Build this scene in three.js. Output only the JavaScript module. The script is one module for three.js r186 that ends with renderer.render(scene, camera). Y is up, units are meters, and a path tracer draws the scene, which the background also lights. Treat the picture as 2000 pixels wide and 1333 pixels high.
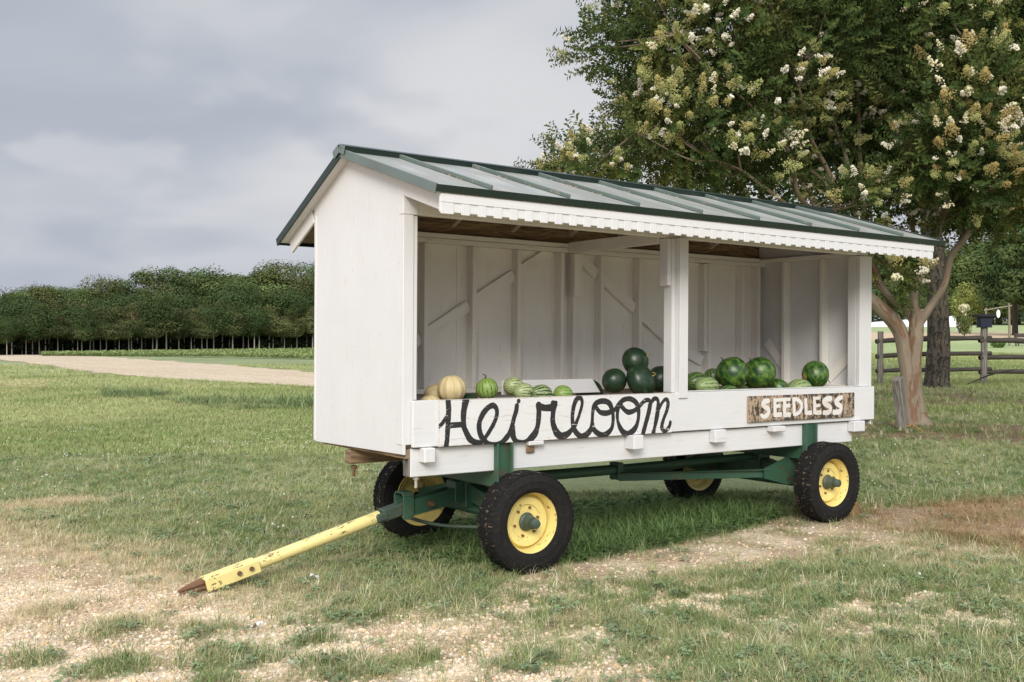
import * as THREE from 'three';
import { mergeGeometries, toCreasedNormals } from 'three/addons/utils/BufferGeometryUtils.js';

// ───────────── random numbers and noise ─────────────
function mulberry(a) { return () => { a |= 0; a = a + 0x6D2B79F5 | 0; let t = Math.imul(a ^ a >>> 15, 1 | a); t = t + Math.imul(t ^ t >>> 7, 61 | t) ^ t; return ((t ^ t >>> 14) >>> 0) / 4294967296; }; }
const hash = (x, y, s) => { let h = Math.imul(x, 374761393) ^ Math.imul(y, 668265263) ^ Math.imul(s, 2147483647 - 61); h = Math.imul(h ^ h >>> 13, 1274126177); return ((h ^ h >>> 16) >>> 0) / 4294967296; };
const mod = (a, n) => ((a % n) + n) % n;
function vn(x, y, s = 0, px = 0, py = 0) {
  const xi = Math.floor(x), yi = Math.floor(y); let fx = x - xi, fy = y - yi; fx = fx * fx * (3 - 2 * fx); fy = fy * fy * (3 - 2 * fy);
  const w = (i, j) => hash(px ? mod(i, px) : i, py ? mod(j, py) : j, s);
  const a = w(xi, yi), b = w(xi + 1, yi), c = w(xi, yi + 1), d = w(xi + 1, yi + 1);
  return a + (b - a) * fx + (c - a) * fy + (a - b - c + d) * fx * fy;
}
function fbm(x, y, o = 4, s = 0, px = 0, py = 0) { let v = 0, a = 0.5, t = 0; for (let i = 0; i < o; i++) { v += a * vn(x, y, s + i * 17, px, py); t += a; x *= 2; y *= 2; px *= 2; py *= 2; a *= 0.5; } return v / t; }
const clamp = (x, a = 0, b = 1) => Math.min(b, Math.max(a, x));
const ss = (a, b, x) => { const t = clamp((x - a) / (b - a)); return t * t * (3 - 2 * t); };
const mix = (a, b, t) => a + (b - a) * t;
const mix3 = (a, b, t) => [mix(a[0], b[0], t), mix(a[1], b[1], t), mix(a[2], b[2], t)];
function lin(pts, x) { if (x <= pts[0][0]) return pts[0][1]; for (let i = 1; i < pts.length; i++) if (x <= pts[i][0]) return mix(pts[i - 1][1], pts[i][1], (x - pts[i - 1][0]) / (pts[i][0] - pts[i - 1][0])); return pts[pts.length - 1][1]; }
const toS = c => c <= 0.0031308 ? 12.92 * c : 1.055 * Math.pow(c, 1 / 2.4) - 0.055;

// ───────────── camera, sky, sun, exposure ─────────────
const scene = new THREE.Scene();
const camera = new THREE.PerspectiveCamera(36.9, 1024 / 682, 0.1, 1500);
camera.position.set(-3.238, 1.586, 5.7315);
camera.rotation.order = 'YXZ';
camera.rotation.set(-0.0023, -0.6234, -0.0023);
const EXPOSURE = 1.31;
const renderer = new THREE.WebGLRenderer({ antialias: true });
renderer.toneMapping = THREE.LinearToneMapping;
renderer.toneMappingExposure = EXPOSURE;
renderer.shadowMap.enabled = true;
const SUN = new THREE.Vector3(-0.56, 0.53, 0.66).normalize();
const sun = new THREE.DirectionalLight(new THREE.Color().setRGB(1.0, 0.95, 0.86), 2.15);
sun.position.copy(SUN).multiplyScalar(60); sun.target.position.set(2.4, 1, -0.6);
sun.castShadow = true; sun.shadow.mapSize.set(4096, 4096); sun.shadow.radius = 46;
Object.assign(sun.shadow.camera, { left: -30, right: 30, top: 30, bottom: -30, near: 1, far: 160 });
scene.add(sun, sun.target);
{ // overcast sky with a bright veil round the sun
  const W = 2048, H = 1024, d = new Float32Array(W * H * 4);
  for (let j = 0; j < H; j++) {
    const el = ((j + 0.5) / H - 0.5) * Math.PI, y = Math.sin(el), ce = Math.cos(el);
    for (let i = 0; i < W; i++) {
      const az = ((i + 0.5) / W - 0.5) * 2 * Math.PI, x = ce * Math.cos(az), z = ce * Math.sin(az), k = (j * W + i) * 4;
      let c;
      if (y < -0.02) c = [0.12, 0.12, 0.09];
      else {
        const yy = Math.max(y, 0) + 0.09, u = x / yy, v = z / yy;
        const wx = fbm(u * 0.5 + 9, v * 0.5, 3, 5), wy = fbm(u * 0.5, v * 0.5 + 7, 3, 9);
        let n = fbm(u * 0.42 + wx * 1.6 + 3.1, v * 0.42 + wy * 1.6 + 1.7, 6, 21);
        const m = fbm(u * 1.3 + wy * 2, v * 1.3 + wx * 2, 5, 77);
        n = n * 0.76 + m * 0.24;
        let t = ss(0.30, 0.68, n);
        c = mix3([0.44, 0.485, 0.56], [0.70, 0.705, 0.73], t);
        // cumulus heads low over the horizon
        const a2 = az * 9, cu = fbm(a2 * 1.3, y * 30, 5, 131), band = ss(0.03, 0.1, y) * ss(0.32, 0.18, y);
        const head = ss(0.50, 0.74, cu) * band; c = mix3(c, [0.70, 0.70, 0.72], head * 0.45);
        const dk = ss(0.54, 0.8, fbm(a2 * 0.8 + 40, y * 22, 5, 171)) * band; c = mix3(c, [0.41, 0.455, 0.53], dk * 0.5);
        c = mix3([0.46, 0.50, 0.575], c, ss(-0.02, 0.16, y));
        const g = Math.max(0, x * SUN.x + y * SUN.y + z * SUN.z), veil = (1 + 0.75 * Math.pow(g, 1.6)) * (1 + 1.5 * ss(0.3, 1, y));   // overcast: lighter overhead and round the sun
       
        c = c.map(q => q * veil);
      }
      d[k] = c[0] / EXPOSURE; d[k + 1] = c[1] / EXPOSURE; d[k + 2] = c[2] / EXPOSURE; d[k + 3] = 1;
    }
  }
  const t = new THREE.DataTexture(d, W, H, THREE.RGBAFormat, THREE.FloatType);
  t.mapping = THREE.EquirectangularReflectionMapping; t.minFilter = t.magFilter = THREE.LinearFilter; t.wrapS = THREE.RepeatWrapping; t.needsUpdate = true;
  scene.background = t; scene.environment = t; scene.environmentIntensity = 1; scene.backgroundIntensity = 1;
}

// ───────────── helpers ─────────────
const V = (x, y, z) => new THREE.Vector3(x, y, z);
const used = new Map();
function numbered(n) { const k = used.get(n) ?? 0; used.set(n, k + 1); return k ? n + '_' + String(k).padStart(3, '0') : n; }
function tag(o, label, category, group, kind) { o.userData = { label, category }; if (group) o.userData.group = group; if (kind) o.userData.kind = kind; return o; }
function shadows(o) { o.castShadow = true; o.receiveShadow = true; return o; }
function mesh(name, geo, mat, parent = scene) { const m = shadows(new THREE.Mesh(geo, mat)); m.name = numbered(name); parent.add(m); return m; }
function thing(name, label, category, group, p = [0, 0, 0]) { const o = new THREE.Group(); o.name = numbered(name); o.position.set(...p); tag(o, label, category, group); scene.add(o); return o; }
function merged(list) { return list.length === 1 ? list[0] : mergeGeometries(list.map(g => g.index ? g.toNonIndexed() : g)); }
let boxSeed = 1;
// chamfered box with texture coordinates in metres, grain along its longest side
function cbox(x0, x1, y0, y1, z0, z1, b = 0.003, grain) {
  const s = [x1 - x0, y1 - y0, z1 - z0], m = [(x0 + x1) / 2, (y0 + y1) / 2, (z0 + z1) / 2]; b = Math.min(b, 0.45 * Math.min(...s));
  if (grain === undefined) grain = s[0] >= s[1] && s[0] >= s[2] ? 0 : s[1] >= s[2] ? 1 : 2;
  const pos = [], uv = [], nor = [], r = mulberry(boxSeed++ * 77), ou = r() * 3, ov = r() * 3;
  const corner = (sx, sy, sz, ax) => { const q = [sx, sy, sz], o = []; for (let i = 0; i < 3; i++) o.push(m[i] + q[i] * (s[i] / 2 - (i === ax ? 0 : b))); return o; };
  const poly = (P) => {
    const a = V(...P[0]), n = V(...P[1]).sub(a).cross(V(...P[2]).sub(a)).normalize();
    if (n.x * (a.x - m[0]) + n.y * (a.y - m[1]) + n.z * (a.z - m[2]) < 0) { P = P.slice().reverse(); n.negate(); }
    const na = [Math.abs(n.x), Math.abs(n.y), Math.abs(n.z)], ax = na[0] >= na[1] && na[0] >= na[2] ? 0 : na[1] >= na[2] ? 1 : 2;
    let [i, j] = [0, 1, 2].filter(q => q !== ax); if (i === grain) [i, j] = [j, i];
    for (let k = 1; k + 1 < P.length; k++) for (const p of [P[0], P[k], P[k + 1]]) { pos.push(...p); nor.push(n.x, n.y, n.z); uv.push(p[i] + ou, p[j] + ov); }
  };
  for (let ax = 0; ax < 3; ax++) for (const sg of [-1, 1]) {
    const [i, j] = [0, 1, 2].filter(q => q !== ax), f = (a, c) => { const q = [0, 0, 0]; q[ax] = sg; q[i] = a; q[j] = c; return corner(...q, ax); };
    poly([f(-1, -1), f(1, -1), f(1, 1), f(-1, 1)]);
  }
  if (b > 0) {
    for (let ax = 0; ax < 3; ax++) { const [i, j] = [0, 1, 2].filter(q => q !== ax); for (const a of [-1, 1]) for (const c of [-1, 1]) {
      const f = (e, w) => { const q = [0, 0, 0]; q[ax] = e; q[i] = a; q[j] = c; return corner(...q, w); }; poly([f(-1, i), f(1, i), f(1, j), f(-1, j)]); } }
    for (const a of [-1, 1]) for (const c of [-1, 1]) for (const e of [-1, 1]) poly([corner(a, c, e, 0), corner(a, c, e, 1), corner(a, c, e, 2)]);
  }
  const g = new THREE.BufferGeometry();
  g.setAttribute('position', new THREE.Float32BufferAttribute(pos, 3)); g.setAttribute('normal', new THREE.Float32BufferAttribute(nor, 3)); g.setAttribute('uv', new THREE.Float32BufferAttribute(uv, 2));
  return g;
}
// a square bar between two points
function bar(a, b, w, h, bev = 0.003) {
  a = V(...a); b = V(...b); const L = a.distanceTo(b), g = cbox(-w / 2, w / 2, -h / 2, h / 2, 0, L, bev, 2);
  const z = b.clone().sub(a).normalize(), x = V(0, 1, 0).cross(z); if (x.lengthSq() < 1e-6) x.set(1, 0, 0); x.normalize(); const y = z.clone().cross(x);
  return g.applyMatrix4(new THREE.Matrix4().makeBasis(x, y, z).setPosition(a));
}
function rod(a, b, r0, r1 = r0, n = 12) {
  a = V(...a); b = V(...b); const L = a.distanceTo(b), g = new THREE.CylinderGeometry(r1, r0, L, n, 1);
  g.translate(0, L / 2, 0); g.applyQuaternion(new THREE.Quaternion().setFromUnitVectors(V(0, 1, 0), b.clone().sub(a).normalize())); g.translate(a.x, a.y, a.z); return g;
}
// a limb that tapers along a smooth line of [x, y, z, radius]; uv in metres
function limb(pts, seg = 6, n = 9, wob = 0, seed = 1) {
  const c = new THREE.CatmullRomCurve3(pts.map(p => V(p[0], p[1], p[2]))), N = (pts.length - 1) * seg, pos = [], uv = [], idx = []; let x = null, len = 0, last = null;
  for (let i = 0; i <= N; i++) {
    const t = i / N, p = c.getPoint(t), d = c.getTangent(t), f = t * (pts.length - 1), k = Math.min(pts.length - 2, Math.floor(f)), r = mix(pts[k][3], pts[k + 1][3], f - k);
    if (!x) x = Math.abs(d.y) < 0.9 ? V(0, 1, 0).cross(d).normalize() : V(1, 0, 0); x.sub(d.clone().multiplyScalar(x.dot(d))).normalize(); const y = d.clone().cross(x); if (last) len += p.distanceTo(last); last = p;
    for (let j = 0; j <= n; j++) {
      const a = (j % n) / n * 2 * Math.PI, rr = r * (1 + wob * (vn((j % n) * 0.9 + seed * 7, len * 3.2, seed, 0) - 0.5));
      pos.push(p.x + rr * (Math.cos(a) * x.x + Math.sin(a) * y.x), p.y + rr * (Math.cos(a) * x.y + Math.sin(a) * y.y), p.z + rr * (Math.cos(a) * x.z + Math.sin(a) * y.z)); uv.push(j / n, len);
      if (i && j < n) { const q = i * (n + 1) + j; idx.push(q - n - 1, q - n, q, q - n, q + 1, q); }
    }
  }
  const g = new THREE.BufferGeometry(); g.setAttribute('position', new THREE.Float32BufferAttribute(pos, 3)); g.setAttribute('uv', new THREE.Float32BufferAttribute(uv, 2)); g.setIndex(idx); g.computeVertexNormals(); return g;
}
// textures: fn(u, v) gives a linear colour
function ctex(w, h, fn) {
  const d = new Uint8Array(w * h * 4);
  for (let j = 0; j < h; j++) for (let i = 0; i < w; i++) { const c = fn((i + 0.5) / w, (j + 0.5) / h), k = (j * w + i) * 4; for (let q = 0; q < 3; q++) d[k + q] = 255 * toS(clamp(c[q])) + 0.5; d[k + 3] = 255; }
  const t = new THREE.DataTexture(d, w, h); t.colorSpace = THREE.SRGBColorSpace; return finish(t);
}
function gtex(w, h, fn) {
  const d = new Uint8Array(w * h * 4);
  for (let j = 0; j < h; j++) for (let i = 0; i < w; i++) { const c = 255 * clamp(fn((i + 0.5) / w, (j + 0.5) / h)), k = (j * w + i) * 4; d[k] = d[k + 1] = d[k + 2] = c; d[k + 3] = 255; }
  return finish(new THREE.DataTexture(d, w, h));
}
function finish(t) { t.wrapS = t.wrapT = THREE.RepeatWrapping; t.magFilter = THREE.LinearFilter; t.minFilter = THREE.LinearMipmapLinearFilter; t.generateMipmaps = true; t.needsUpdate = true; return t; }
const std = o => new THREE.MeshStandardMaterial(o);

// ───────────── materials ─────────────
// painted plywood and boards: brush grain, hairline checks, specks of bare wood and rust
function paintTex(base, seed, wear) {
  const rnd = mulberry(seed), spots = []; for (let i = 0; i < 46 * wear; i++) spots.push([rnd(), rnd(), 0.0012 + 0.003 * rnd() * rnd(), rnd()]);
  return ctex(1024, 1024, (u, v) => {
    const g = fbm(u * 150, v * 5, 3, seed, 150, 5), f = fbm(u * 340, v * 22, 2, seed + 3, 340, 22), b = fbm(u * 5, v * 4, 4, seed + 5, 5, 4);
    let c = base.map(q => q * (0.955 + 0.05 * (g - 0.5) + 0.07 * (b - 0.5) + 0.03 * (f - 0.5)));
    const chk = fbm(u * 90, v * 3, 3, seed + 8, 90, 3), cr = ss(0.765, 0.8, chk) * ss(0.55, 0.7, fbm(u * 7, v * 5, 3, seed + 12, 7, 5)); c = mix3(c, [0.30, 0.25, 0.2], cr * 0.28 * wear);
    const st = ss(0.63, 0.8, fbm(u * 9, v * 4, 5, seed + 31, 9, 4)); c = mix3(c, [0.62, 0.52, 0.40], st * 0.10 * wear);
    for (const s of spots) { const dx = u - s[0], dy = (v - s[1]) * (0.5 + s[3]); const r = Math.sqrt(dx * dx + dy * dy); if (r < s[2]) c = mix3(c, s[3] > 0.5 ? [0.16, 0.11, 0.08] : [0.42, 0.28, 0.17], 0.75); }
    return c;
  });
}
const grainBump = gtex(512, 512, (u, v) => 0.5 + 0.6 * (fbm(u * 120, v * 4, 3, 40, 120, 4) - 0.5) + 0.3 * (fbm(u * 24, v * 8, 3, 41, 24, 8) - 0.5));
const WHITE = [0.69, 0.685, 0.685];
const M = {};
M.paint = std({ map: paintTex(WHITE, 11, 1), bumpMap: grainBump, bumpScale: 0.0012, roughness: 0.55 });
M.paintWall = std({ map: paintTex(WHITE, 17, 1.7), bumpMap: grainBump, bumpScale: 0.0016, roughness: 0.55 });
M.paintBrightened = std({ map: paintTex([0.815, 0.785, 0.735], 23, 1.6), bumpMap: grainBump, bumpScale: 0.0016, roughness: 0.62 });  // inside copy of the white, colour lifted to brighten the shaded interior; more worn
function bareTex(a, b, c, seed) { return ctex(512, 1024, (u, v) => { const w = fbm(u * 3, v * 2, 3, seed, 3, 2), g = fbm(u * 46 + w * 5, v * 3, 4, seed + 2), f = fbm(u * 130, v * 9, 3, seed + 4, 130, 9); let q = mix3(a, b, ss(0.3, 0.7, g)); q = mix3(q, c, ss(0.58, 0.75, f) * 0.7); return q; }); }
M.bare = std({ map: bareTex([0.16, 0.10, 0.055], [0.30, 0.205, 0.12], [0.07, 0.045, 0.03], 51), bumpMap: grainBump, bumpScale: 0.003, roughness: 0.85 });
M.dark = std({ map: bareTex([0.13, 0.095, 0.062], [0.22, 0.165, 0.11], [0.075, 0.055, 0.038], 57), bumpMap: grainBump, bumpScale: 0.002, roughness: 0.9 });
M.grey = std({ map: bareTex([0.13, 0.115, 0.10], [0.27, 0.245, 0.215], [0.05, 0.042, 0.036], 63), bumpMap: grainBump, bumpScale: 0.004, roughness: 0.9 });
M.rafterWood = std({ map: bareTex([0.44, 0.36, 0.27], [0.56, 0.49, 0.40], [0.28, 0.2, 0.13], 69), roughness: 0.7 });  // brownish off-white timber of the rafters
// green painted steel: chips, rust and road dust
function enamel(base, rust, seed, amt, k = 6) { return ctex(512, 512, (u, v) => { const n = fbm(u * k, v * k, 5, seed, k, k), p = fbm(u * k * 6, v * k * 6, 3, seed + 7, k * 6, k * 6), d = fbm(u * 3, v * 3, 4, seed + 9, 3, 3); let c = base.map(q => q * (0.8 + 0.4 * d)); c = mix3(c, [0.30, 0.24, 0.16], ss(0.5, 0.8, d) * 0.25 * amt); return mix3(c, rust, ss(0.66 - 0.08 * amt, 0.72 - 0.08 * amt, n * 0.6 + p * 0.4)); }); }
M.green = std({ map: enamel([0.036, 0.098, 0.058], [0.085, 0.06, 0.035], 81, 0.35), roughness: 0.5 });
M.yellow = std({ map: enamel([0.82, 0.66, 0.23], [0.13, 0.075, 0.03], 91, 0.1, 12), roughness: 0.45 });
M.yellowTongue = std({ map: enamel([0.78, 0.66, 0.27], [0.14, 0.08, 0.035], 97, 0.5, 14), roughness: 0.5 });
M.rust = std({ map: enamel([0.16, 0.08, 0.04], [0.07, 0.04, 0.03], 99, 1.2), roughness: 0.9 });
M.hub = std({ map: enamel([0.055, 0.082, 0.06], [0.11, 0.09, 0.055], 101, 0.4), roughness: 0.55 });
M.steel = std({ color: new THREE.Color().setRGB(0.5, 0.47, 0.42), roughness: 0.5, metalness: 0.6 });
M.tyre = new THREE.MeshPhysicalMaterial({ specularIntensity: 0.35, map: ctex(1024, 256, (u, v) => { const n = fbm(u * 130, v * 26, 3, 111, 130, 26), m = fbm(u * 9, v * 3, 4, 117, 9, 3), f = fbm(u * 220, v * 50, 2, 119, 220, 50); const tread = ss(0.30, 0.36, v) * ss(0.70, 0.64, v); let c = mix3([0.009, 0.009, 0.0095], [0.02, 0.0185, 0.017], m); c = mix3(c, [0.24, 0.175, 0.11], ss(0.64, 0.72, n) * mix(0.04, 0.7, tread) * ss(0.4, 0.6, m)); return mix3(c, [0.3, 0.23, 0.15], ss(0.8, 0.86, f) * mix(0.1, 0.6, tread)); }), roughness: 0.88 });
// weathered standing-seam roof
M.roof = std({ map: ctex(1024, 1024, (u, v) => { const n = fbm(u * 6, v * 3, 5, 121, 6, 3), f = fbm(u * 160, v * 30, 3, 127, 160, 30), s = fbm(u * 26, v * 4, 4, 129, 26, 4); let c = mix3([0.26, 0.285, 0.255], [0.36, 0.365, 0.335], ss(0.3, 0.7, n)); c = mix3(c, [0.27, 0.235, 0.205], ss(0.44, 0.7, s) * 0.75); return mix3(c, [0.25, 0.21, 0.18], ss(0.62, 0.74, f) * 0.5); }), roughness: 0.4 });
M.seam = std({ map: enamel([0.115, 0.15, 0.132], [0.2, 0.19, 0.16], 135, 0.5), roughness: 0.42 });
M.trim = std({ map: enamel([0.009, 0.023, 0.018], [0.02, 0.026, 0.022], 131, 0.4), roughness: 0.38 });
M.trimLit = std({ map: enamel([0.13, 0.165, 0.155], [0.09, 0.10, 0.09], 137, 0.5), roughness: 0.45 });  // same roof trim, coloured paler for the edges that catch the light
M.straw = std({ color: new THREE.Color().setRGB(0.50, 0.38, 0.22), roughness: 0.9, side: THREE.DoubleSide });
M.black = std({ color: new THREE.Color().setRGB(0.014, 0.014, 0.015), roughness: 0.6 });

// ───────────── the lie of the land ─────────────
const AX = { f: [0.584, -0.812], r: [0.812, 0.584], o: [-3.238, 5.7315] };   // two level axes of the site: away from the lane, and along it
const away = (x, z) => (x - AX.o[0]) * AX.f[0] + (z - AX.o[1]) * AX.f[1];
const along = (x, z) => (x - AX.o[0]) * AX.r[0] + (z - AX.o[1]) * AX.r[1];
const site = (d, l) => [AX.o[0] + AX.f[0] * d + AX.r[0] * l, AX.o[1] + AX.f[1] * d + AX.r[1] * l];
const RISE = [[10.6, 0], [14.4, 0.28], [16, 0.3], [28, 0.3], [40, 0.42], [60, 0.65], [100, 1.5], [140, 2.35], [200, 3.75], [300, 6.5], [700, 12]];
function landY(x, z) {
  const d = away(x, z), l = along(x, z), rt = ss(0.2, 0.34, l / Math.max(d, 4));
  let y = lin(RISE, d) * rt;
  const near = ss(30, 12, Math.hypot(x - 2, z + 1));
  y += near * (0.05 * (fbm(x * 0.5 + 50, z * 0.5 + 50, 3, 301) - 0.5) * ss(0, 2.2, Math.max(Math.abs(x - 2.4) - 2.4, Math.abs(z + 0.6) - 1)) + 0.022 * (fbm(x * 2.6 + 50, z * 2.6 + 50, 3, 305) - 0.5));
  return y;
}
const at = (s, d, up = 0) => { const [x, z] = site(d, s * d); return [x, landY(x, z) + up, z]; };   // a spot by bearing and distance
// what grows where: g grass cover, dry straw share, len blade length, lush broad blades, peb gravel share, mulch
const XB = [[-9, -3.2], [-5, -2.35], [-3.1, -1.6], [-0.75, -1.15], [0.3, -0.7], [0.9, 0.05], [1.76, 0.1], [2.3, 0.2], [3.3, 1.0], [6, 4]];
const TOPZ = [[0.1, 0.5], [0.6, 0.2], [1.2, 0.12], [2.2, 0.08], [3.3, -0.1], [4.1, -0.3], [4.9, 0.0], [6.5, 0.5], [9, 1.2]];
const LOWZ = [[0.1, 0.6], [0.8, 0.8], [1.5, 0.86], [3, 0.9], [4.2, 1.05], [5.5, 1.7], [7, 2.1], [9, 2.6]];
const PATCH = [[-1.42, 0.78, 0.24], [-1.7, -0.12, 0.2], [-1.35, 0.2, 0.16], [-1.9, 0.55, 0.2], [-1.05, 1.25, 0.2], [-1.95, -0.75, 0.16], [-0.7, 1.35, 0.18], [-0.2, 1.7, 0.22], [0.35, 0.75, 0.2], [0.95, 1.05, 0.3], [-2.2, 0.2, 0.15], [-1.6, 1.05, 0.13], [-0.95, 0.75, 0.14]];
function zone(x, z) {
  const d = away(x, z), n1 = fbm(x * 0.9 + 30, z * 0.9 + 30, 3, 401), n2 = fbm(x * 3.2 + 30, z * 3.2 + 30, 3, 407), n3 = fbm(x * 9 + 30, z * 9 + 30, 2, 411);
  const nn = (n1 - 0.5) * 1.1 + (n2 - 0.5) * 0.7;
  const xb = lin(XB, z), off = xb - x + nn * 0.9;
  let lane = ss(-0.45, 0.5, off);
  for (const p of PATCH) lane *= 1 - 0.9 * ss(p[2] * 1.25, p[2] * 0.45, Math.hypot(x - p[0], (z - p[1]) * 1.0) + (n3 - 0.5) * 0.16);
  const strip = ss(-0.08, 0.14, z - lin(TOPZ, x) + (n2 - 0.5) * 0.3) * ss(-0.22, 0.28, lin(LOWZ, x) - z + nn * 0.8) * ss(0.0, 0.9, x) * ss(9.8, 7.5, x);
  const tuft = ss(0.60, 0.70, n3 * 0.55 + n2 * 0.45), thin = ss(0.45, 0.64, n3 * 0.5 + fbm(x * 1.7 + 60, z * 1.7 + 60, 3, 419) * 0.5) * ss(-0.2, 0.4, z - lin(TOPZ, Math.max(x, 0.1))) * 0.85 * ss(-1.2, 0, x);
  const clump = ss(3.4, 4.6, x + nn) * ss(-0.5, 0.1, z - 0.3 * Math.max(0, x - 4.6)) * ss(2.3, 1.3, z + nn) * ss(0.56, 0.47, n3 * 0.5 + n2 * 0.5) * 0.92;
  const bare = clamp(Math.max(clump, lane * 0.93, strip * mix(0.95, 0.86, ss(3.5, 5, x)), thin) - tuft * 0.45);
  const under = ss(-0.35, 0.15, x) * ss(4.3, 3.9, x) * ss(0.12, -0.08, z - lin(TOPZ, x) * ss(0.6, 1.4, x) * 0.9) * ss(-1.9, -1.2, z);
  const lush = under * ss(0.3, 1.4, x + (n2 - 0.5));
  let dry = ss(1.15, 0.1, x - xb + nn) * ss(0.6, -0.6, z) * 0.9;
  dry = Math.max(dry, ss(0.85, 0.3, Math.hypot((x + 1.15) * 0.9, (z + 4.85) * 1.6) + nn * 0.4));
  dry = Math.max(dry, ss(3.3, 4.6, x + nn) * ss(-0.5, 0.2, z - 0.3 * Math.max(0, x - 4.6) + nn * 0.5) * ss(2.6, 1.6, z + nn) * 0.85, ss(0.62, 0.72, n2) * 0.45 * ss(12, 6, d));
  const mulch = ss(2.0, 1.1, Math.hypot((along(x, z) - 6.35) * 0.8, (d - 14.5) * 1.5) + nn * 0.9);
  const band = ss(18.5, 20, d + nn * 3) * ss(27.5, 25.5, d + nn * 2) * ss(0.38, 0.52, n1) * ss(0.3, 0.36, along(x, z) / Math.max(d, 4));
  const right = ss(3.2, 5.2, x);
  return { g: 1 - bare, dry, lush, under, right, bare, mulch: Math.max(mulch * 0.9, band * 0.85), n1, n2, n3, d };
}
const C_SOIL = [0.41, 0.295, 0.185], C_GRAVEL = [0.58, 0.465, 0.32], C_TURF = [0.19, 0.21, 0.10], C_STRAW = [0.48, 0.385, 0.23], C_MULCH = [0.145, 0.082, 0.045];
function groundColour(x, z) {
  const q = zone(x, z), d = q.d, big = fbm(x * 0.11 + 80, z * 0.11 + 80, 4, 431), mid = fbm(x * 0.45 + 80, z * 0.45 + 80, 4, 433);
  const l = along(x, z) / Math.max(d, 4), rt = ss(0.22, 0.33, l);
  let turf = mix3([0.205, 0.235, 0.10], [0.26, 0.285, 0.13], ss(0.4, 0.65, big));
  turf = mix3(turf, [0.16, 0.20, 0.098], ss(0.5, 0.7, mid) * 0.5); turf = mix3(turf, C_STRAW, q.dry * 0.75);
 
  const soil = mix3(mix3(C_GRAVEL, C_SOIL, ss(0.35, 0.7, q.n2)), mix3([0.205, 0.125, 0.068], [0.32, 0.21, 0.12], q.n3), q.right * 0.8);
  let c = mix3(turf, soil, ss(0.15, 0.7, q.bare)); c = mix3(c, C_MULCH, q.mulch);
  if (rt > 0) {
    const lawn = mix3([0.25, 0.31, 0.125], [0.32, 0.365, 0.155], ss(0.35, 0.65, mid)); c = mix3(c, lawn, rt * ss(28, 31, d));
    c = mix3(c, [0.52, 0.38, 0.25], rt * ss(96, 99, d + 6 * (big - 0.5)) * ss(141, 137, d));                       // tilled strip beyond the lawn
    c = mix3(c, [0.30, 0.35, 0.16], rt * ss(139, 143, d) * ss(215, 205, d));
  }
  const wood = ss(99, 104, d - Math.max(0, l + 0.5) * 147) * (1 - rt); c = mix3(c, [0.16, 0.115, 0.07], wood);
  return c;
}
{
  const line = (fine0, fine1, step, lo, hi) => { const a = []; for (let v = fine0; v <= fine1 + 1e-6; v += step) a.push(v); let s = step, v = fine0; const neg = []; while (v > lo) { s = Math.min(s * 1.09, 40); v -= s; neg.push(v); } s = step; v = a[a.length - 1]; while (v < hi) { s = Math.min(s * 1.09, 40); v += s; a.push(v); } return neg.reverse().concat(a); };
  const us = line(-4, 6, 0.075, -600, 600), ds = line(3.2, 17, 0.075, -60, 800), nx = us.length, nz = ds.length;   // along the lane, and away from it
  const pos = [], col = [], uv = [], idx = [];
  for (let j = 0; j < nz; j++) for (let i = 0; i < nx; i++) {
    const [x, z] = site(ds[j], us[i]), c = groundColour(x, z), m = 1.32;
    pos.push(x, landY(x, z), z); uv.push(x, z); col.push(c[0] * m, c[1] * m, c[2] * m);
    if (i && j) { const q = j * nx + i; idx.push(q - nx - 1, q - nx, q, q - nx - 1, q, q - 1); }
  }
  const g = new THREE.BufferGeometry(); g.setAttribute('position', new THREE.Float32BufferAttribute(pos, 3)); g.setAttribute('uv', new THREE.Float32BufferAttribute(uv, 2)); g.setAttribute('color', new THREE.Float32BufferAttribute(col, 3));
  g.setIndex(idx); g.computeVertexNormals(); if (g.attributes.normal.getY(0) < 0) { g.index.array.reverse(); g.computeVertexNormals(); }
  const grit = ctex(1024, 1024, (u, v) => { const a = fbm(u * 60, v * 60, 3, 451, 60, 60), b = fbm(u * 200, v * 200, 2, 453, 200, 200), e = fbm(u * 8, v * 8, 4, 457, 8, 8), k = 0.76 + 0.42 * (a - 0.5) + 0.38 * (b - 0.5) + 0.22 * (e - 0.5); return [k * (1 + 0.08 * (e - 0.5)), k, k * (1 - 0.1 * (a - 0.5))]; });
  const rough = gtex(512, 512, (u, v) => fbm(u * 50, v * 50, 4, 461, 50, 50)); grit.repeat.set(0.55, 0.55); rough.repeat.set(0.8, 0.8);
  const o = mesh('ground', g, std({ vertexColors: true, map: grit, bumpMap: rough, bumpScale: 0.02, roughness: 0.95 })); o.userData = { kind: 'structure' };
}
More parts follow.
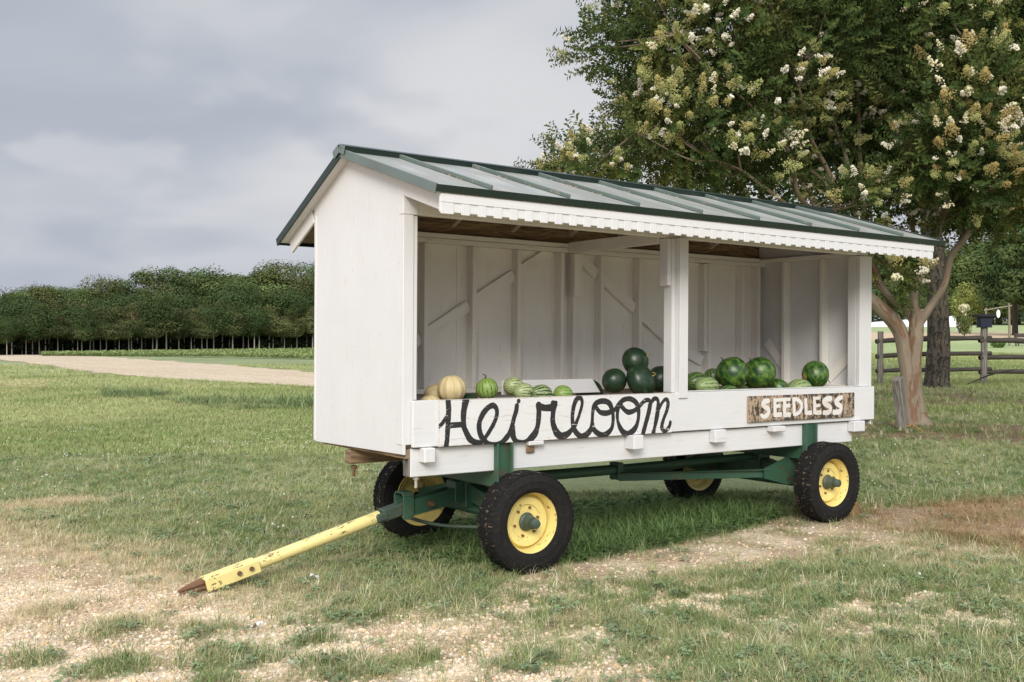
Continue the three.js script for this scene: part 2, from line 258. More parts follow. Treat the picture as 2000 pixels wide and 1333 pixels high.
// a sheet laid over the land, cut to an outline of [x, z]
function sheet(name, outline, step, lift, colour, mat) {
  const inside = (x, z) => { let r = false; for (let i = 0, j = outline.length - 1; i < outline.length; j = i++) { const [a, b] = outline[i], [c, e] = outline[j]; if ((b > z) !== (e > z) && x < (c - a) * (z - b) / (e - b) + a) r = !r; } return r; };
  const xs = outline.map(p => p[0]), zs = outline.map(p => p[1]), x0 = Math.min(...xs), x1 = Math.max(...xs), z0 = Math.min(...zs), z1 = Math.max(...zs), pos = [], col = [], uv = [];
  const put = (x, z) => { const c = colour(x, z), w = 0.5 * (fbm(x * 0.6, z * 0.6, 3, 481) - 0.5); pos.push(x + w, landY(x, z) + lift, z + w); col.push(...c); uv.push(x, z); };
  for (let x = x0; x < x1; x += step) for (let z = z0; z < z1; z += step) { const w = 1.4 * (fbm(x * 0.35, z * 0.35, 4, 487) - 0.5); if (!inside(x + step / 2 + w, z + step / 2 + w)) continue; put(x, z); put(x, z + step); put(x + step, z); put(x + step, z); put(x, z + step); put(x + step, z + step); }
  const g = new THREE.BufferGeometry(); g.setAttribute('position', new THREE.Float32BufferAttribute(pos, 3)); g.setAttribute('uv', new THREE.Float32BufferAttribute(uv, 2)); g.setAttribute('color', new THREE.Float32BufferAttribute(col, 3)); g.computeVertexNormals();
  const o = mesh(name, g, mat); o.userData = { kind: 'structure' }; return o;
}
const soilTex = ctex(512, 512, (u, v) => { const a = fbm(u * 90, v * 12, 4, 491, 90, 12), b = fbm(u * 160, v * 160, 2, 493, 160, 160), k = 0.8 + 0.55 * (a - 0.5) + 0.5 * (b - 0.5); return [k, k, k * 0.98]; }); soilTex.repeat.set(0.25, 0.25);
M.tilled = std({ vertexColors: true, map: soilTex, roughness: 0.95 });
const FIELD = [[12.2, -20], [10.4, -30], [8.9, -40], [9.3, -52], [10.3, -65], [11.6, -90], [13.2, -114], [17.5, -112], [21.0, -94], [19.4, -58], [17.5, -39], [15.8, -28], [14.8, -20]];
function inField(x, z) { let r = false; for (let i = 0, j = FIELD.length - 1; i < FIELD.length; j = i++) { const [a, b] = FIELD[i], [c, e] = FIELD[j]; if ((b > z) !== (e > z) && x < (c - a) * (z - b) / (e - b) + a) r = !r; } return r; }
sheet('tilled_field', FIELD, 0.22, 0.02, (x, z) => { const n = fbm(x * 0.9, z * 0.2, 4, 501), r = 0.5 + 0.5 * Math.sin(x * 7 + n * 6); return mix3([0.53, 0.405, 0.275], [0.69, 0.555, 0.405], 0.75 * n + 0.4 * r - 0.1); }, M.tilled);
sheet('tilled_field', [[0.5, -27], [2.3, -27.8], [3.4, -29.6], [5.2, -36.2], [4.4, -43], [1, -45], [-3, -36]], 0.22, 0.02, (x, z) => mix3([0.45, 0.35, 0.19], [0.60, 0.48, 0.30], fbm(x * 0.9, z * 0.4, 4, 503)), M.tilled);
sheet('crop_bed', [[31, -66], [25.5, -88], [22.5, -110], [20.5, -121], [28, -127], [45, -135], [66, -140], [74, -118], [60, -86]], 0.7, 0.03, (x, z) => mix3([0.17, 0.22, 0.08], [0.24, 0.29, 0.12], fbm(x * 0.4, z * 0.4, 3, 507)), M.tilled);

// ───────────── the market stand on its farm wagon ─────────────
const TILT = -0.0102;                                     // the box leans a touch down to its far end
const stand = thing('market_stand', 'white wooden produce stand with a green metal roof on a four-wheeled farm wagon', 'produce stand');
function part(name, geo, mat, parent = stand) { const m = mesh(name, Array.isArray(geo) ? merged(geo) : geo, mat, parent); if (parent === stand) m.rotation.z = TILT; return m; }
const L = 4.93, BACK = -1.30, RZ = -0.7331, RY = 2.9005, SF = 0.3133, SB = 0.489, RX0 = -0.083, RX1 = 5.276;
const roofY = z => z > RZ ? RY - SF * (z - RZ) : RY - SB * (RZ - z);
// box on a roof slope: s along the slope from the ridge, n proud of it
function slopeBox(front, x0, x1, s0, s1, n0, n1, b = 0.003, grain) {
  const k = front ? SF : SB, c = 1 / Math.hypot(1, k), s = k * c, g = front ? cbox(x0, x1, n0, n1, s0, s1, b, grain) : cbox(-x1, -x0, n0, n1, s0, s1, b, grain);
  const X = front ? V(1, 0, 0) : V(-1, 0, 0), N = front ? V(0, c, s) : V(0, c, -s), S = front ? V(0, -s, c) : V(0, -s, -c);
  return g.applyMatrix4(new THREE.Matrix4().makeBasis(X, N, S).setPosition(0, RY, RZ));
}
const LF = 1.337, LB = 1.2346;
// plywood end walls, cut to the roof
function endWall(x0, x1, name) {
  const sh = new THREE.Shape(); const P = [[0.02, 0.846], [-0.046, roofY(-0.046) - 0.03], [RZ, RY - 0.035], [-1.335, roofY(-1.335) - 0.03], [-1.288, 0.829]];
  P.forEach((p, i) => i ? sh.lineTo(-p[0], p[1]) : sh.moveTo(-p[0], p[1])); sh.closePath();
  const g = new THREE.ExtrudeGeometry(sh, { depth: x1 - x0 - 0.004, bevelEnabled: true, bevelSize: 0.002, bevelThickness: 0.002, bevelSegments: 1 });
  g.applyMatrix4(new THREE.Matrix4().makeBasis(V(0, 0, -1), V(0, 1, 0), V(1, 0, 0)).setPosition(x0 + 0.002, 0, 0)); const uv = g.attributes.uv, p = g.attributes.position; for (let i = 0; i < uv.count; i++) uv.setXY(i, p.getZ(i), p.getY(i));
  return part(name, g, M.paintWall);
}
endWall(0, 0.019, 'end_wall'); endWall(L - 0.019, L, 'end_wall');
part('corner_trim', cbox(-0.006, 0.006, 0.835, 2.5, BACK - 0.012, BACK + 0.012, 0.003), M.paint);
// back wall: four sheets of plywood, then the framing inside
for (let i = 0; i < 4; i++) { const a = 0.019 + i * 1.223, y = 2.44; part('wall_panel', cbox(a + 0.001, a + 1.222, 0.83, y, BACK - 0.012, BACK, 0.002, 1), M.paintBrightened); }
part('added_gap_board', cbox(0.02, L - 0.02, 2.442, roofY(BACK) - 0.035, BACK - 0.01, BACK + 0.01, 0.002), M.bare);  // added strip, closes the gap over the wall against leaking light
const ZB = BACK + 0.001, ZS = ZB + 0.089;                // back of the studs and their faces
for (const x of [0.062, 0.488, 0.905, 1.362, 1.815, 2.278, 2.735, 3.195, 3.655, 4.11, 4.585]) part('wall_stud', cbox(x - 0.02, x + 0.02, 1.20, 2.355, ZB, ZS, 0.003), M.paintBrightened);
part('wall_stud', cbox(2.405, 2.445, 1.20, 2.355, ZB, ZS - 0.01), M.paintBrightened);
part('wall_stud', cbox(4.8, 4.84, 1.20, 2.355, ZB, ZS), M.paintBrightened);
part('bottom_plate', cbox(0.02, L - 0.02, 1.16, 1.199, ZB, ZS + 0.012), M.paintBrightened);
part('top_plate', cbox(0.02, L - 0.02, 2.357, 2.396, ZB, ZS + 0.004), M.paintBrightened); part('top_plate', cbox(0.02, L - 0.02, 2.399, 2.437, ZB, ZS + 0.001), M.paintBrightened);
const brace = (a, b, z, w = 0.088, t = 0.019) => bar([a[0], a[1], z], [b[0], b[1], z], t, w);
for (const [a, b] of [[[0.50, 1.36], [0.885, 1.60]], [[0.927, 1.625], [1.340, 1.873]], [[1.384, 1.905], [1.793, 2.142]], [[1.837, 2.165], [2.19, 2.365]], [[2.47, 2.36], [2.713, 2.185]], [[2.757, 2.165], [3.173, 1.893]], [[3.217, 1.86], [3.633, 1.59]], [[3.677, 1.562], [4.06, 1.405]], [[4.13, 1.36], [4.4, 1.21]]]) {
  const d = Math.atan2(b[1] - a[1], b[0] - a[0]); const g = cbox(0, Math.hypot(b[0] - a[0], b[1] - a[1]), -0.047, 0.047, 0, 0.038, 0.003); g.rotateZ(d); g.translate(a[0], a[1], ZB + 0.002); part('wall_brace', g, M.paintBrightened);
}
part('hanging_block', cbox(2.36, 2.45, 1.98, 2.345, ZS + 0.002, ZS + 0.06), M.paintBrightened);
part('stud_block', cbox(4.04, 4.088, 1.50, 2.35, ZB, ZS - 0.012), M.paintBrightened);
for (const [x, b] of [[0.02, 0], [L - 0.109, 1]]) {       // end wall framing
  for (const z of [-0.93, -0.475]) part('wall_stud', cbox(x, x + 0.089, 1.20, 2.39, z, z + 0.039), M.paintBrightened);
  part('bottom_plate', cbox(x - (b ? 0.012 : 0), x + 0.089 + (b ? 0 : 0.012), 1.16, 1.199, ZS + 0.014, -0.13), M.paintBrightened); part('top_plate', cbox(x, x + 0.089, 2.392, 2.43, ZS + 0.006, -0.07), M.paintBrightened);
}
for (const [z0, y0, z1, y1] of [[-1.18, 1.60, -0.935, 1.33], [-0.43, 1.25, -0.11, 1.53]]) { const l = Math.hypot(z1 - z0, y1 - y0), g = cbox(0, 0.02, -0.047, 0.047, 0, l, 0.003, 2); g.rotateX(-Math.atan2(y1 - y0, z1 - z0)); g.translate(L - 0.042, y0, z0); part('wall_brace', g, M.paintBrightened); }
// posts on the open side
part('corner_post', [cbox(-0.004, 0.072, 0.905, 2.385, -0.062, 0.018), cbox(0.074, 0.105, 1.19, 2.38, -0.088, 0.008)], M.paint);
part('post_cap', cbox(-0.003, 0.104, 2.388, 2.575, -0.06, 0.012), M.paint);
part('middle_post', cbox(2.42, 2.512, 1.146, 2.39, -0.03, 0.066), M.paint);
part('post_scab', cbox(2.378, 2.418, 1.19, 2.388, -0.07, 0.02), M.paint); part('post_block', cbox(2.336, 2.376, 2.02, 2.386, -0.075, 0.015), M.paint);
part('corner_post', [cbox(4.755, L + 0.003, 1.19, 2.385, -0.02, 0.02), cbox(4.755, 4.795, 1.19, 2.385, -0.11, -0.022)], M.paint);
part('header_beam', cbox(0.106, L - 0.02, 2.392, 2.565, -0.06, -0.002), M.paintBrightened);
part('tie_beam', cbox(2.33, 2.372, 2.35, 2.445, ZS + 0.006, -0.08), M.paintBrightened);
// the front board, sill beams, joists and floor
part('front_board', cbox(0.055, L + 0.006, 0.888, 1.190, 0.022, 0.05, 0.004), M.paint);
part('front_board_rail', cbox(2.53, L - 0.17, 1.193, 1.20, -0.01, 0.046, 0.002), M.paint);
part('sill_beam', cbox(0.058, 4.652, 0.695, 0.878, -0.068, 0.016, 0.005), M.paint); part('sill_end', cbox(0.05, 0.056, 0.698, 0.875, -0.066, 0.012, 0.002), M.grey);
part('sill_beam', cbox(0.0, 4.6, 0.712, 0.81, -0.80, -0.72, 0.005), M.bare); part('sill_beam', cbox(0.5, 4.652, 0.70, 0.81, -1.27, -1.19, 0.005), M.bare);
part('floor', cbox(0.022, L - 0.022, 1.05, 1.075, BACK + 0.002, -0.07, 0.002), M.bare); 
for (let i = 0; i < 9; i++) part('deck_plank', cbox(0.022, L - 0.022, 0.882, 0.905, -0.14 - i * 0.14, -0.003 - i * 0.14, 0.003), M.dark);
part('end_joist', cbox(0.022, 0.06, 0.815, 0.878, -1.2, 0.01), M.bare);
const blockEnds = [[0.118, 0.20, 0.79, 0.885, 0.075], [1.90, 2.0, 0.78, 0.885, 0.10], [2.80, 2.925, 0.782, 0.885, 0.07], [3.49, 3.64, 0.838, 0.884, 0.08], [4.585, 4.74, 0.79, 0.885, 0.075]];
for (const [x0, x1, y0, y1, o] of blockEnds) part('joist', cbox(x0, x1, y0, y1, 0.018, 0.018 + o, 0.006), M.paint);
part('broken_joist', cbox(0.97, 1.1, 0.855, 0.886, 0.018, 0.07, 0.006), M.paint); part('broken_joist', cbox(0.975, 1.045, 0.80, 0.853, 0.018, 0.036, 0.006), M.bare);
// roof
for (let i = 0; i < 9; i++) {
  const xs = [RX0 + 0.012, 0.345, 0.965, 1.585, 2.205, 2.825, 3.445, 4.065, 4.685, RX1 - 0.012];
  part('roof_panel', slopeBox(true, xs[i] + 0.001, xs[i + 1] - 0.001, 0.03, LF - 0.004, -0.004, 0.001, 0.001, 2), M.roof); part('roof_panel', slopeBox(false, xs[i] + 0.001, xs[i + 1] - 0.001, 0.03, LB - 0.004, -0.004, 0.001, 0.001, 2), M.roof);
  if (i < 8) { part('roof_seam', slopeBox(true, xs[i + 1] - 0.009, xs[i + 1] + 0.009, 0.075, LF - 0.045, 0.0015, 0.030, 0.004), M.seam); part('roof_seam', slopeBox(false, xs[i + 1] - 0.011, xs[i + 1] + 0.011, 0.075, LB - 0.045, 0.0015, 0.034, 0.005), M.trim); }
}
part('roof_deck', slopeBox(true, RX0 + 0.02, RX1 - 0.02, 0.03, LF - 0.02, -0.02, -0.006, 0.002), M.dark); part('roof_deck', slopeBox(false, RX0 + 0.02, RX1 - 0.02, 0.03, LB - 0.02, -0.02, -0.006, 0.002), M.dark);
for (const [x0, x1] of [[RX0 + 0.006, 0.05], [L - 0.05, RX1 - 0.006]]) part('soffit', slopeBox(false, x0, x1, 0.04, LB - 0.016, -0.03, -0.0205, 0.002), M.paint);
part('ridge_cap', [slopeBox(true, RX0 - 0.012, RX1 + 0.004, -0.004, 0.085, 0.036, 0.041, 0.001), slopeBox(false, RX0 - 0.012, RX1 + 0.004, -0.004, 0.085, 0.036, 0.041, 0.001), slopeBox(true, RX0 - 0.01, RX1, 0.079, 0.084, 0.001, 0.035, 0.001)], M.trim);
part('ridge_end', [slopeBox(true, RX0 - 0.016, RX0 - 0.0125, 0.0, 0.09, -0.02, 0.04, 0.001), slopeBox(false, RX0 - 0.016, RX0 - 0.0125, 0.0, 0.09, -0.02, 0.04, 0.001)], M.trimLit);
part('eave_trim', slopeBox(true, RX0, RX1, LF - 0.002, LF + 0.004, -0.04, 0.006, 0.001), M.trim); part('eave_trim', slopeBox(false, RX0, RX1, LB - 0.002, LB + 0.004, -0.04, 0.006, 0.001), M.trim);
part('rake_trim', slopeBox(true, RX0 - 0.006, RX0 + 0.012, 0.02, LF + 0.003, -0.05, 0.012, 0.003), M.trimLit); part('rake_trim', slopeBox(false, RX0 - 0.006, RX0 + 0.006, 0.02, LB + 0.003, -0.05, 0.012, 0.003), M.trim);
part('rake_trim', slopeBox(true, RX1 - 0.012, RX1 + 0.006, 0.02, LF + 0.003, -0.05, 0.012, 0.003), M.trim); part('rake_trim', slopeBox(false, RX1 - 0.012, RX1 + 0.006, 0.02, LB + 0.003, -0.05, 0.012, 0.003), M.trim);
for (const x of [0.62, 1.2, 1.8, 2.42, 3.0, 3.6, 4.2]) { part('rafter', slopeBox(true, x - 0.02, x + 0.02, 0.03, LF - 0.1, -0.11, -0.022, 0.003), M.rafterWood); part('rafter', slopeBox(false, x - 0.02, x + 0.02, 0.03, LB - 0.12, -0.11, -0.022, 0.003), M.rafterWood); }
for (const x of [-0.004, L - 0.016]) { part('end_rafter', slopeBox(true, x, x + 0.02, 0.735, LF - 0.06, -0.155, -0.032, 0.003), M.paint); part('end_rafter', slopeBox(false, x, x + 0.02, 0.735, LB - 0.05, -0.135, -0.032, 0.003), M.paint); }
part('fascia', [cbox(-0.04, 5.12, 2.348, 2.462, 0.50, 0.518, 0.003), cbox(-0.04, 5.12, 2.406, 2.46, 0.5185, 0.5255, 0.002)], M.paint);
{ const n = 43, p = 5.16 / n; for (let i = 0; i < n; i++) { const x = -0.04 + i * p; part('fascia_tooth', cbox(x + (i ? 0.0275 : 0.001), x + p - 0.031 + (i ? 0 : 0.004), 2.336, 2.4045, 0.5185, 0.525, 0.002), M.paint); } }
for (const [x, s, l] of [[0.38, 0.7, 0.5], [1.0, 0.35, 0.3], [1.0, 0.75, 0.25], [1.62, 0.25, 0.7], [2.24, 0.3, 0.25], [2.86, 0.12, 0.3]]) { const rnd = mulberry(x * 991 + 3), gs = []; for (let i = 0; i < l * 60; i++) { const a = s + rnd() * l, g = slopeBox(true, x - 0.06 * rnd() * rnd() - 0.02, x - 0.0115, a, a + 0.002, 0.002, 0.0045 + 0.006 * rnd(), 0); gs.push(g); } const o = part('pine_straw', gs, M.straw); o.userData.kind = 'stuff'; }
// low board that fences off the small melons
part('divider_board', [cbox(0, 0.88, 0, 0.11, -0.01, 0.01)].map(g => { const p = g.attributes.position; for (let i = 0; i < p.count; i++) if (p.getX(i) > 0.5 && p.getY(i) < 0.05) p.setX(i, p.getX(i) + 0.08); g.computeVertexNormals(); return g.translate(1.15, 1.175, -0.52); }), M.paint);

// running gear
part('bolster', [cbox(0.72, 0.83, 0.58, 0.69, -1.30, 0.012)], M.green); part('bolster', [cbox(3.97, 4.08, 0.575, 0.69, -1.30, 0.012)], M.green);
for (const [x0, x1, z] of [[0.707, 0.835, 0.018], [3.95, 4.096, 0.018], [0.707, 0.835, -1.33], [3.95, 4.096, -1.33]]) {
  const f = z > 0 ? 1 : -1, zz = (a, b) => f > 0 ? [z + a, z + b] : [z - b + 0.02, z - a + 0.02];
  part('stake', [cbox(x0 + 0.034, x1, 0.60, 0.884, ...zz(0.0, 0.012), 0.002), cbox(x0, x0 + 0.012, 0.56, 0.884, ...zz(0.0, 0.05), 0.002), cbox(x1 - 0.012, x1 + 0.004, 0.60, 0.884, ...zz(0.013, 0.05), 0.002), cbox(x0 + 0.013, x0 + 0.033, 0.60, 0.884, ...zz(0.0, 0.008), 0.002)], M.green);
}
for (const x of [0.91, 4.10]) part('axle', [bar([x, 0.49, -0.607], [x, 0.36, 0.03], 0.1, 0.12), bar([x, 0.49, -0.607], [x, 0.36, -1.24], 0.1, 0.12), cbox(x - 0.075, x + 0.075, 0.36, 0.6, -0.70, -0.52, 0.006), rod([x, 0.345, -1.3], [x, 0.345, 0.1], 0.035)], M.green);
part('reach_pole', [rod([0.9, 0.535, -0.607], [2.42, 0.53, -0.607], 0.042), rod([2.3, 0.535, -0.607], [4.1, 0.545, -0.607], 0.033), cbox(2.34, 2.40, 0.45, 0.59, -0.66, -0.55, 0.004)], M.green);
part('hound', [bar([2.36, 0.475, -0.56], [3.72, 0.452, -0.17], 0.012, 0.07), bar([2.36, 0.508, -0.54], [3.72, 0.486, -0.15], 0.05, 0.008)], M.green); part('hound', [bar([2.36, 0.475, -0.65], [3.72, 0.46, -1.05], 0.012, 0.07), bar([2.36, 0.508, -0.67], [3.72, 0.494, -1.07], 0.05, 0.008)], M.green);
for (const s of [1, -1]) { const sh = new THREE.Shape(); sh.moveTo(3.66, 0.50); sh.lineTo(3.98, 0.59); sh.lineTo(4.12, 0.59); sh.lineTo(4.12, 0.34); sh.lineTo(3.95, 0.34); sh.lineTo(3.66, 0.415); const g = new THREE.ExtrudeGeometry(sh, { depth: 0.012, bevelEnabled: false }); g.translate(0, 0, s > 0 ? -0.155 : -1.07); part('gusset_plate', g, M.green); }
part('front_hound', [bar([0.9, 0.47, -0.607], [1.55, 0.53, -0.607], 0.09, 0.05), bar([0.86, 0.56, -0.607], [0.86, 0.66, -0.607], 0.12, 0.12)], M.green);
part('tie_rod', limb([[0.50, 0.30, -0.86, 0.013], [0.56, 0.265, -0.74, 0.013], [0.66, 0.245, -0.55, 0.013], [0.82, 0.255, -0.28, 0.013], [0.9, 0.27, -0.08, 0.013]], 5, 9), M.hub);
// tongue: hinged fork, clamp, socket, yellow pipe, hitch end
const tongue = new THREE.Group(); tongue.name = numbered('tongue'); stand.add(tongue);
part('tongue_fork', [bar([0.84, 0.46, -0.55], [0.33, 0.385, -0.565], 0.014, 0.10), bar([0.84, 0.46, -0.66], [0.33, 0.385, -0.645], 0.014, 0.10), bar([0.80, 0.40, -0.605], [0.36, 0.335, -0.605], 0.15, 0.012), cbox(0.76, 0.86, 0.39, 0.55, -0.67, -0.54, 0.006)], M.green, tongue);
{ const arc = [], t = 0.012; const U = [[0.065, -0.10], [0.065, 0.06], [0.045, 0.085], [-0.045, 0.085], [-0.065, 0.06], [-0.065, -0.10]]; for (let i = 0; i < U.length - 1; i++) arc.push(bar([0.37, 0.415 + U[i][1], -0.605 + U[i][0]], [0.37, 0.415 + U[i + 1][1], -0.605 + U[i + 1][0]], i === 2 ? 0.085 : 0.085, t, 0.002)); part('tongue_clamp', arc.map((g, i) => g), M.green, tongue); }
part('tongue_socket', [bar([0.19, 0.352, -0.605], [0.34, 0.385, -0.605], 0.095, 0.085, 0.008), bar([0.13, 0.335, -0.605], [0.22, 0.355, -0.605], 0.11, 0.06, 0.012)], M.hub, tongue);
part('tongue_bolt', [rod([0.55, 0.41, -0.53], [0.55, 0.41, -0.51], 0.02, 0.02, 6), rod([0.55, 0.41, -0.54], [0.55, 0.41, -0.53], 0.026, 0.026, 12)], M.rust, tongue);
part('tongue_pipe', rod([0.17, 0.345, -0.605], [-0.86, 0.098, -0.604], 0.044, 0.040, 20), M.yellowTongue, tongue);
part('hitch_plate', [bar([-0.72, 0.128, -0.552], [-1.07, 0.046, -0.552], 0.012, 0.08, 0.003), bar([-0.72, 0.128, -0.655], [-1.07, 0.046, -0.655], 0.012, 0.08, 0.003), bar([-0.74, 0.165, -0.604], [-1.08, 0.085, -0.604], 0.09, 0.010, 0.003)], M.yellowTongue, tongue);
for (const t of [0.1, 0.3]) part('hitch_bolt', rod([-0.74 - 0.4 * t, 0.129 - 0.094 * t, -0.546], [-0.74 - 0.4 * t, 0.129 - 0.094 * t, -0.532], 0.016, 0.016, 6), M.rust, tongue);
part('hitch_tip', [limb([[-1.06, 0.065, -0.61, 0.032], [-1.14, 0.046, -0.608, 0.026], [-1.23, 0.026, -0.606, 0.008]], 4, 8, 0.3), limb([[-1.05, 0.035, -0.60, 0.026], [-1.13, 0.022, -0.602, 0.022], [-1.22, 0.014, -0.604, 0.006]], 4, 8, 0.3)], M.rust, tongue);
for (const [x, z] of [[0.12, -0.02], [0.05, -0.76]]) part('sill_bolt', [rod([x, 0.62, z], [x, 0.70, z], 0.011, 0.011, 8), rod([x, 0.675, z], [x, 0.695, z], 0.022, 0.022, 6)], x > 0.1 ? M.steel : M.rust);

// wheels
function lathe(pts, n = 64) { const g = new THREE.LatheGeometry(pts.map(p => new THREE.Vector2(p[0], p[1])), n); g.rotateX(Math.PI / 2); return g; }
const R = 0.345, W = 0.1;
const tyreGeo = (() => {
  const p = [[0.205, -0.072], [0.222, -0.085], [0.25, -0.098], [0.285, -0.102], [0.315, -0.096], [0.333, -0.085], [0.3415, -0.078]];
  for (const z of [-0.062, -0.034, -0.002, 0.03, 0.058]) p.push([R - 0.003 * Math.abs(z) / 0.06, z - 0.0045], [R - 0.011, z - 0.0035], [R - 0.011, z + 0.0035], [R - 0.003 * Math.abs(z) / 0.06, z + 0.0045]);
  p.push([0.3415, 0.078], [0.333, 0.085], [0.315, 0.096], [0.29, 0.101], [0.286, 0.1035], [0.281, 0.101], [0.25, 0.098], [0.243, 0.0995], [0.236, 0.096], [0.222, 0.085], [0.205, 0.072]);
  return toCreasedNormals(lathe(p, 72), 0.7);
})();
const lugs = (() => { const gs = []; for (let i = 0; i < 60; i++) for (const s of [-1, 1]) { const a = (i + (s > 0 ? 0.5 : 0)) / 60 * 2 * Math.PI, g = cbox(-0.013, 0.013, -0.007, 0.0, -0.018, 0.018, 0.002); g.rotateX(s * 0.16); g.translate(0, R - 0.0005, s * 0.072); g.rotateZ(a); gs.push(g); } return merged(gs); })();
const rimGeo = toCreasedNormals(lathe([[0.226, 0.078], [0.231, 0.083], [0.2275, 0.088], [0.216, 0.084], [0.208, 0.074], [0.202, 0.05], [0.192, 0.034], [0.187, 0.006], [0.184, -0.02], [0.176, -0.022], [0.173, 0.006], [0.165, 0.016], [0.146, 0.018], [0.12, 0.013], [0.112, 0.003], [0.09, 0.0], [0.05, -0.001], [0.03, -0.001]].map(p => p), 72), 0.6);
const rimBack = toCreasedNormals(lathe([[0.15, -0.02], [0.182, -0.012], [0.19, -0.05], [0.215, -0.078], [0.231, -0.083], [0.226, -0.088]], 48), 0.6);
const hubGeo = merged([toCreasedNormals(lathe([[0.064, 0.002], [0.061, 0.012], [0.05, 0.022], [0.046, 0.06], [0.042, 0.075], [0.0, 0.076]], 32).toNonIndexed(), 0.5), lathe([[0.033, 0.075], [0.036, 0.082], [0.036, 0.115], [0.03, 0.125], [0.0, 0.127]], 8).toNonIndexed()]);
for (const [x, z, f] of [[0.912, 0.125, 1], [4.16, 0.125, 1], [0.905, -1.345, -1], [4.033, -1.345, -1]]) {
  const w = new THREE.Group(); w.name = numbered('wheel'); w.position.set(x, R - 0.008, z); w.rotation.y = f > 0 ? (x < 2 ? -0.03 : 0) : Math.PI; stand.add(w);
  mesh('tyre', merged([tyreGeo.toNonIndexed ? (tyreGeo.index ? tyreGeo.toNonIndexed() : tyreGeo) : tyreGeo, lugs]), M.tyre, w); const rim = mesh('rim', merged([rimGeo, rimBack]), M.yellow, w); rim.position.z = -0.01; mesh('hub', hubGeo, M.hub, w).rotation.z = x;
  for (let i = 0; i < 6; i++) { const a = i / 6 * 2 * Math.PI + 0.35 + x, b = mesh('wheel_bolt', rod([0.098 * Math.cos(a), 0.098 * Math.sin(a), -0.012], [0.098 * Math.cos(a), 0.098 * Math.sin(a), 0.004], 0.0105, 0.0095, 6), M.rust, w); }
}

// ───────────── the two signs ─────────────
// brush strokes: each list holds x, y and width in millimetres
const HEIRLOOM = [
  [70,301,34,75,249,34,74,201,34,71,149,32,67,89,31,65,49,30,59,9,32,56,-7,34],
  [-12,122,20,29,155,24,57,194,20,71,229,16],
  [85,148,15,171,148,16],
  [86,127,15,176,133,22],
  [210,302,49,200,261,40,192,213,38,191,164,34,195,124,34,215,82,34,240,44,38,274,20,34,314,13,32,343,21,27,368,46,25,398,82,27,437,138,27,460,195,27,454,237,29,426,257,35,391,245,32,357,216,36,325,167,32,315,119,33,323,77,34,348,35,36,388,4,27,448,-3,22,499,5,27,540,34,35,570,74,29,590,124,30,606,174,30,621,215,31,627,257,30],
  [593,115,29,593,65,39,604,27,36,638,2,27,701,1,23,748,20,43,785,56,44,804,98,34,814,157,36,816,217,38,813,254,43],
  [813,240,44,875,226,40,935,228,48],
  [935,258,35,958,257,30,969,262,23],
  [960,255,39,944,206,35,938,143,36,947,98,39,976,47,47,1017,22,44,1069,33,41,1110,63,31,1139,90,30,1168,143,23,1191,197,23,1206,252,23,1193,285,29,1167,288,32,1140,259,32,1123,209,30,1116,154,28,1121,99,30,1142,53,37,1181,19,35,1222,13,38,1264,34,40,1294,69,33,1302,124,25,1305,175,26,1317,226,32,1353,253,35,1408,260,36,1458,245,37,1486,207,34,1500,159,29,1500,103,26,1487,56,29,1447,23,36,1398,14,31,1349,30,36,1312,64,32,1301,106,28],
  [1334,221,28,1372,182,30,1427,171,36,1483,181,33,1520,196,28,1557,228,36,1595,260,33,1646,271,32,1697,260,35,1736,232,34,1752,189,35,1754,131,27,1737,74,32,1705,35,41,1654,11,37,1610,18,39,1571,57,34,1547,110,24,1542,158,27,1550,205,30,1564,232,28],
  [1575,225,30,1615,188,30,1659,170,35,1717,183,32,1762,212,29,1801,242,27,1840,257,31,1870,245,25,1870,209,36,1854,152,36,1828,80,35,1799,0,36],
  [1873,226,25,1906,259,30,1936,264,29,1955,241,28,1953,182,36,1937,105,36,1921,47,28,1905,-5,36],
  [1963,184,25,2000,234,23,2037,257,26,2059,233,30,2051,179,30,2021,121,26,2000,73,30,1996,34,29,2022,15,29,2055,27,29,2077,53,27,2086,84,25],
  [640,281,27,641,281,27]];
const SEEDLESS = [
  [248,174,44,198,169,48,171,148,43,195,127,42,236,107,46,246,82,43,224,54,42,183,43,36,150,61,28],
  [322,187,41,327,36,43],
  [303,176,32,426,178,32],
  [328,125,29,394,127,32],
  [329,53,39,413,52,44],
  [445,185,41,449,33,42],
  [423,176,31,524,180,30],
  [447,125,31,520,127,32],
  [448,49,39,527,49,39],
  [566,185,35,575,36,36],
  [550,178,35,615,173,37,664,142,35,668,102,35,638,63,36,577,46,36],
  [722,183,35,731,43,42],
  [727,56,36,809,55,40],
  [840,183,39,848,42,45],
  [822,177,32,924,180,30],
  [847,113,30,920,116,29],
  [847,52,36,938,55,42],
  [1073,172,47,1015,167,54,971,148,48,988,124,45,1042,105,49,1062,78,50,1033,50,46,959,51,42],
  [1226,178,39,1174,166,49,1137,143,42,1155,119,45,1201,103,48,1212,76,45,1184,51,50,1095,49,46]];
function smooth(s, wider) { const P = []; for (let i = 0; i < s.length; i += 3) P.push([s[i], s[i + 1], s[i + 2] * wider]); if (P.length < 3) return P; const o = []; for (let i = 0; i + 1 < P.length; i++) { const a = P[Math.max(0, i - 1)], b = P[i], c = P[i + 1], d = P[Math.min(P.length - 1, i + 2)]; for (let k = 0; k < 4; k++) { const t = k / 4; o.push([0, 1, 2].map(q => 0.5 * (2 * b[q] + (c[q] - a[q]) * t + (2 * a[q] - 5 * b[q] + 4 * c[q] - d[q]) * t * t + (3 * b[q] - a[q] - 3 * c[q] + d[q]) * t * t * t))); } } o.push(P[P.length - 1]); return o; }
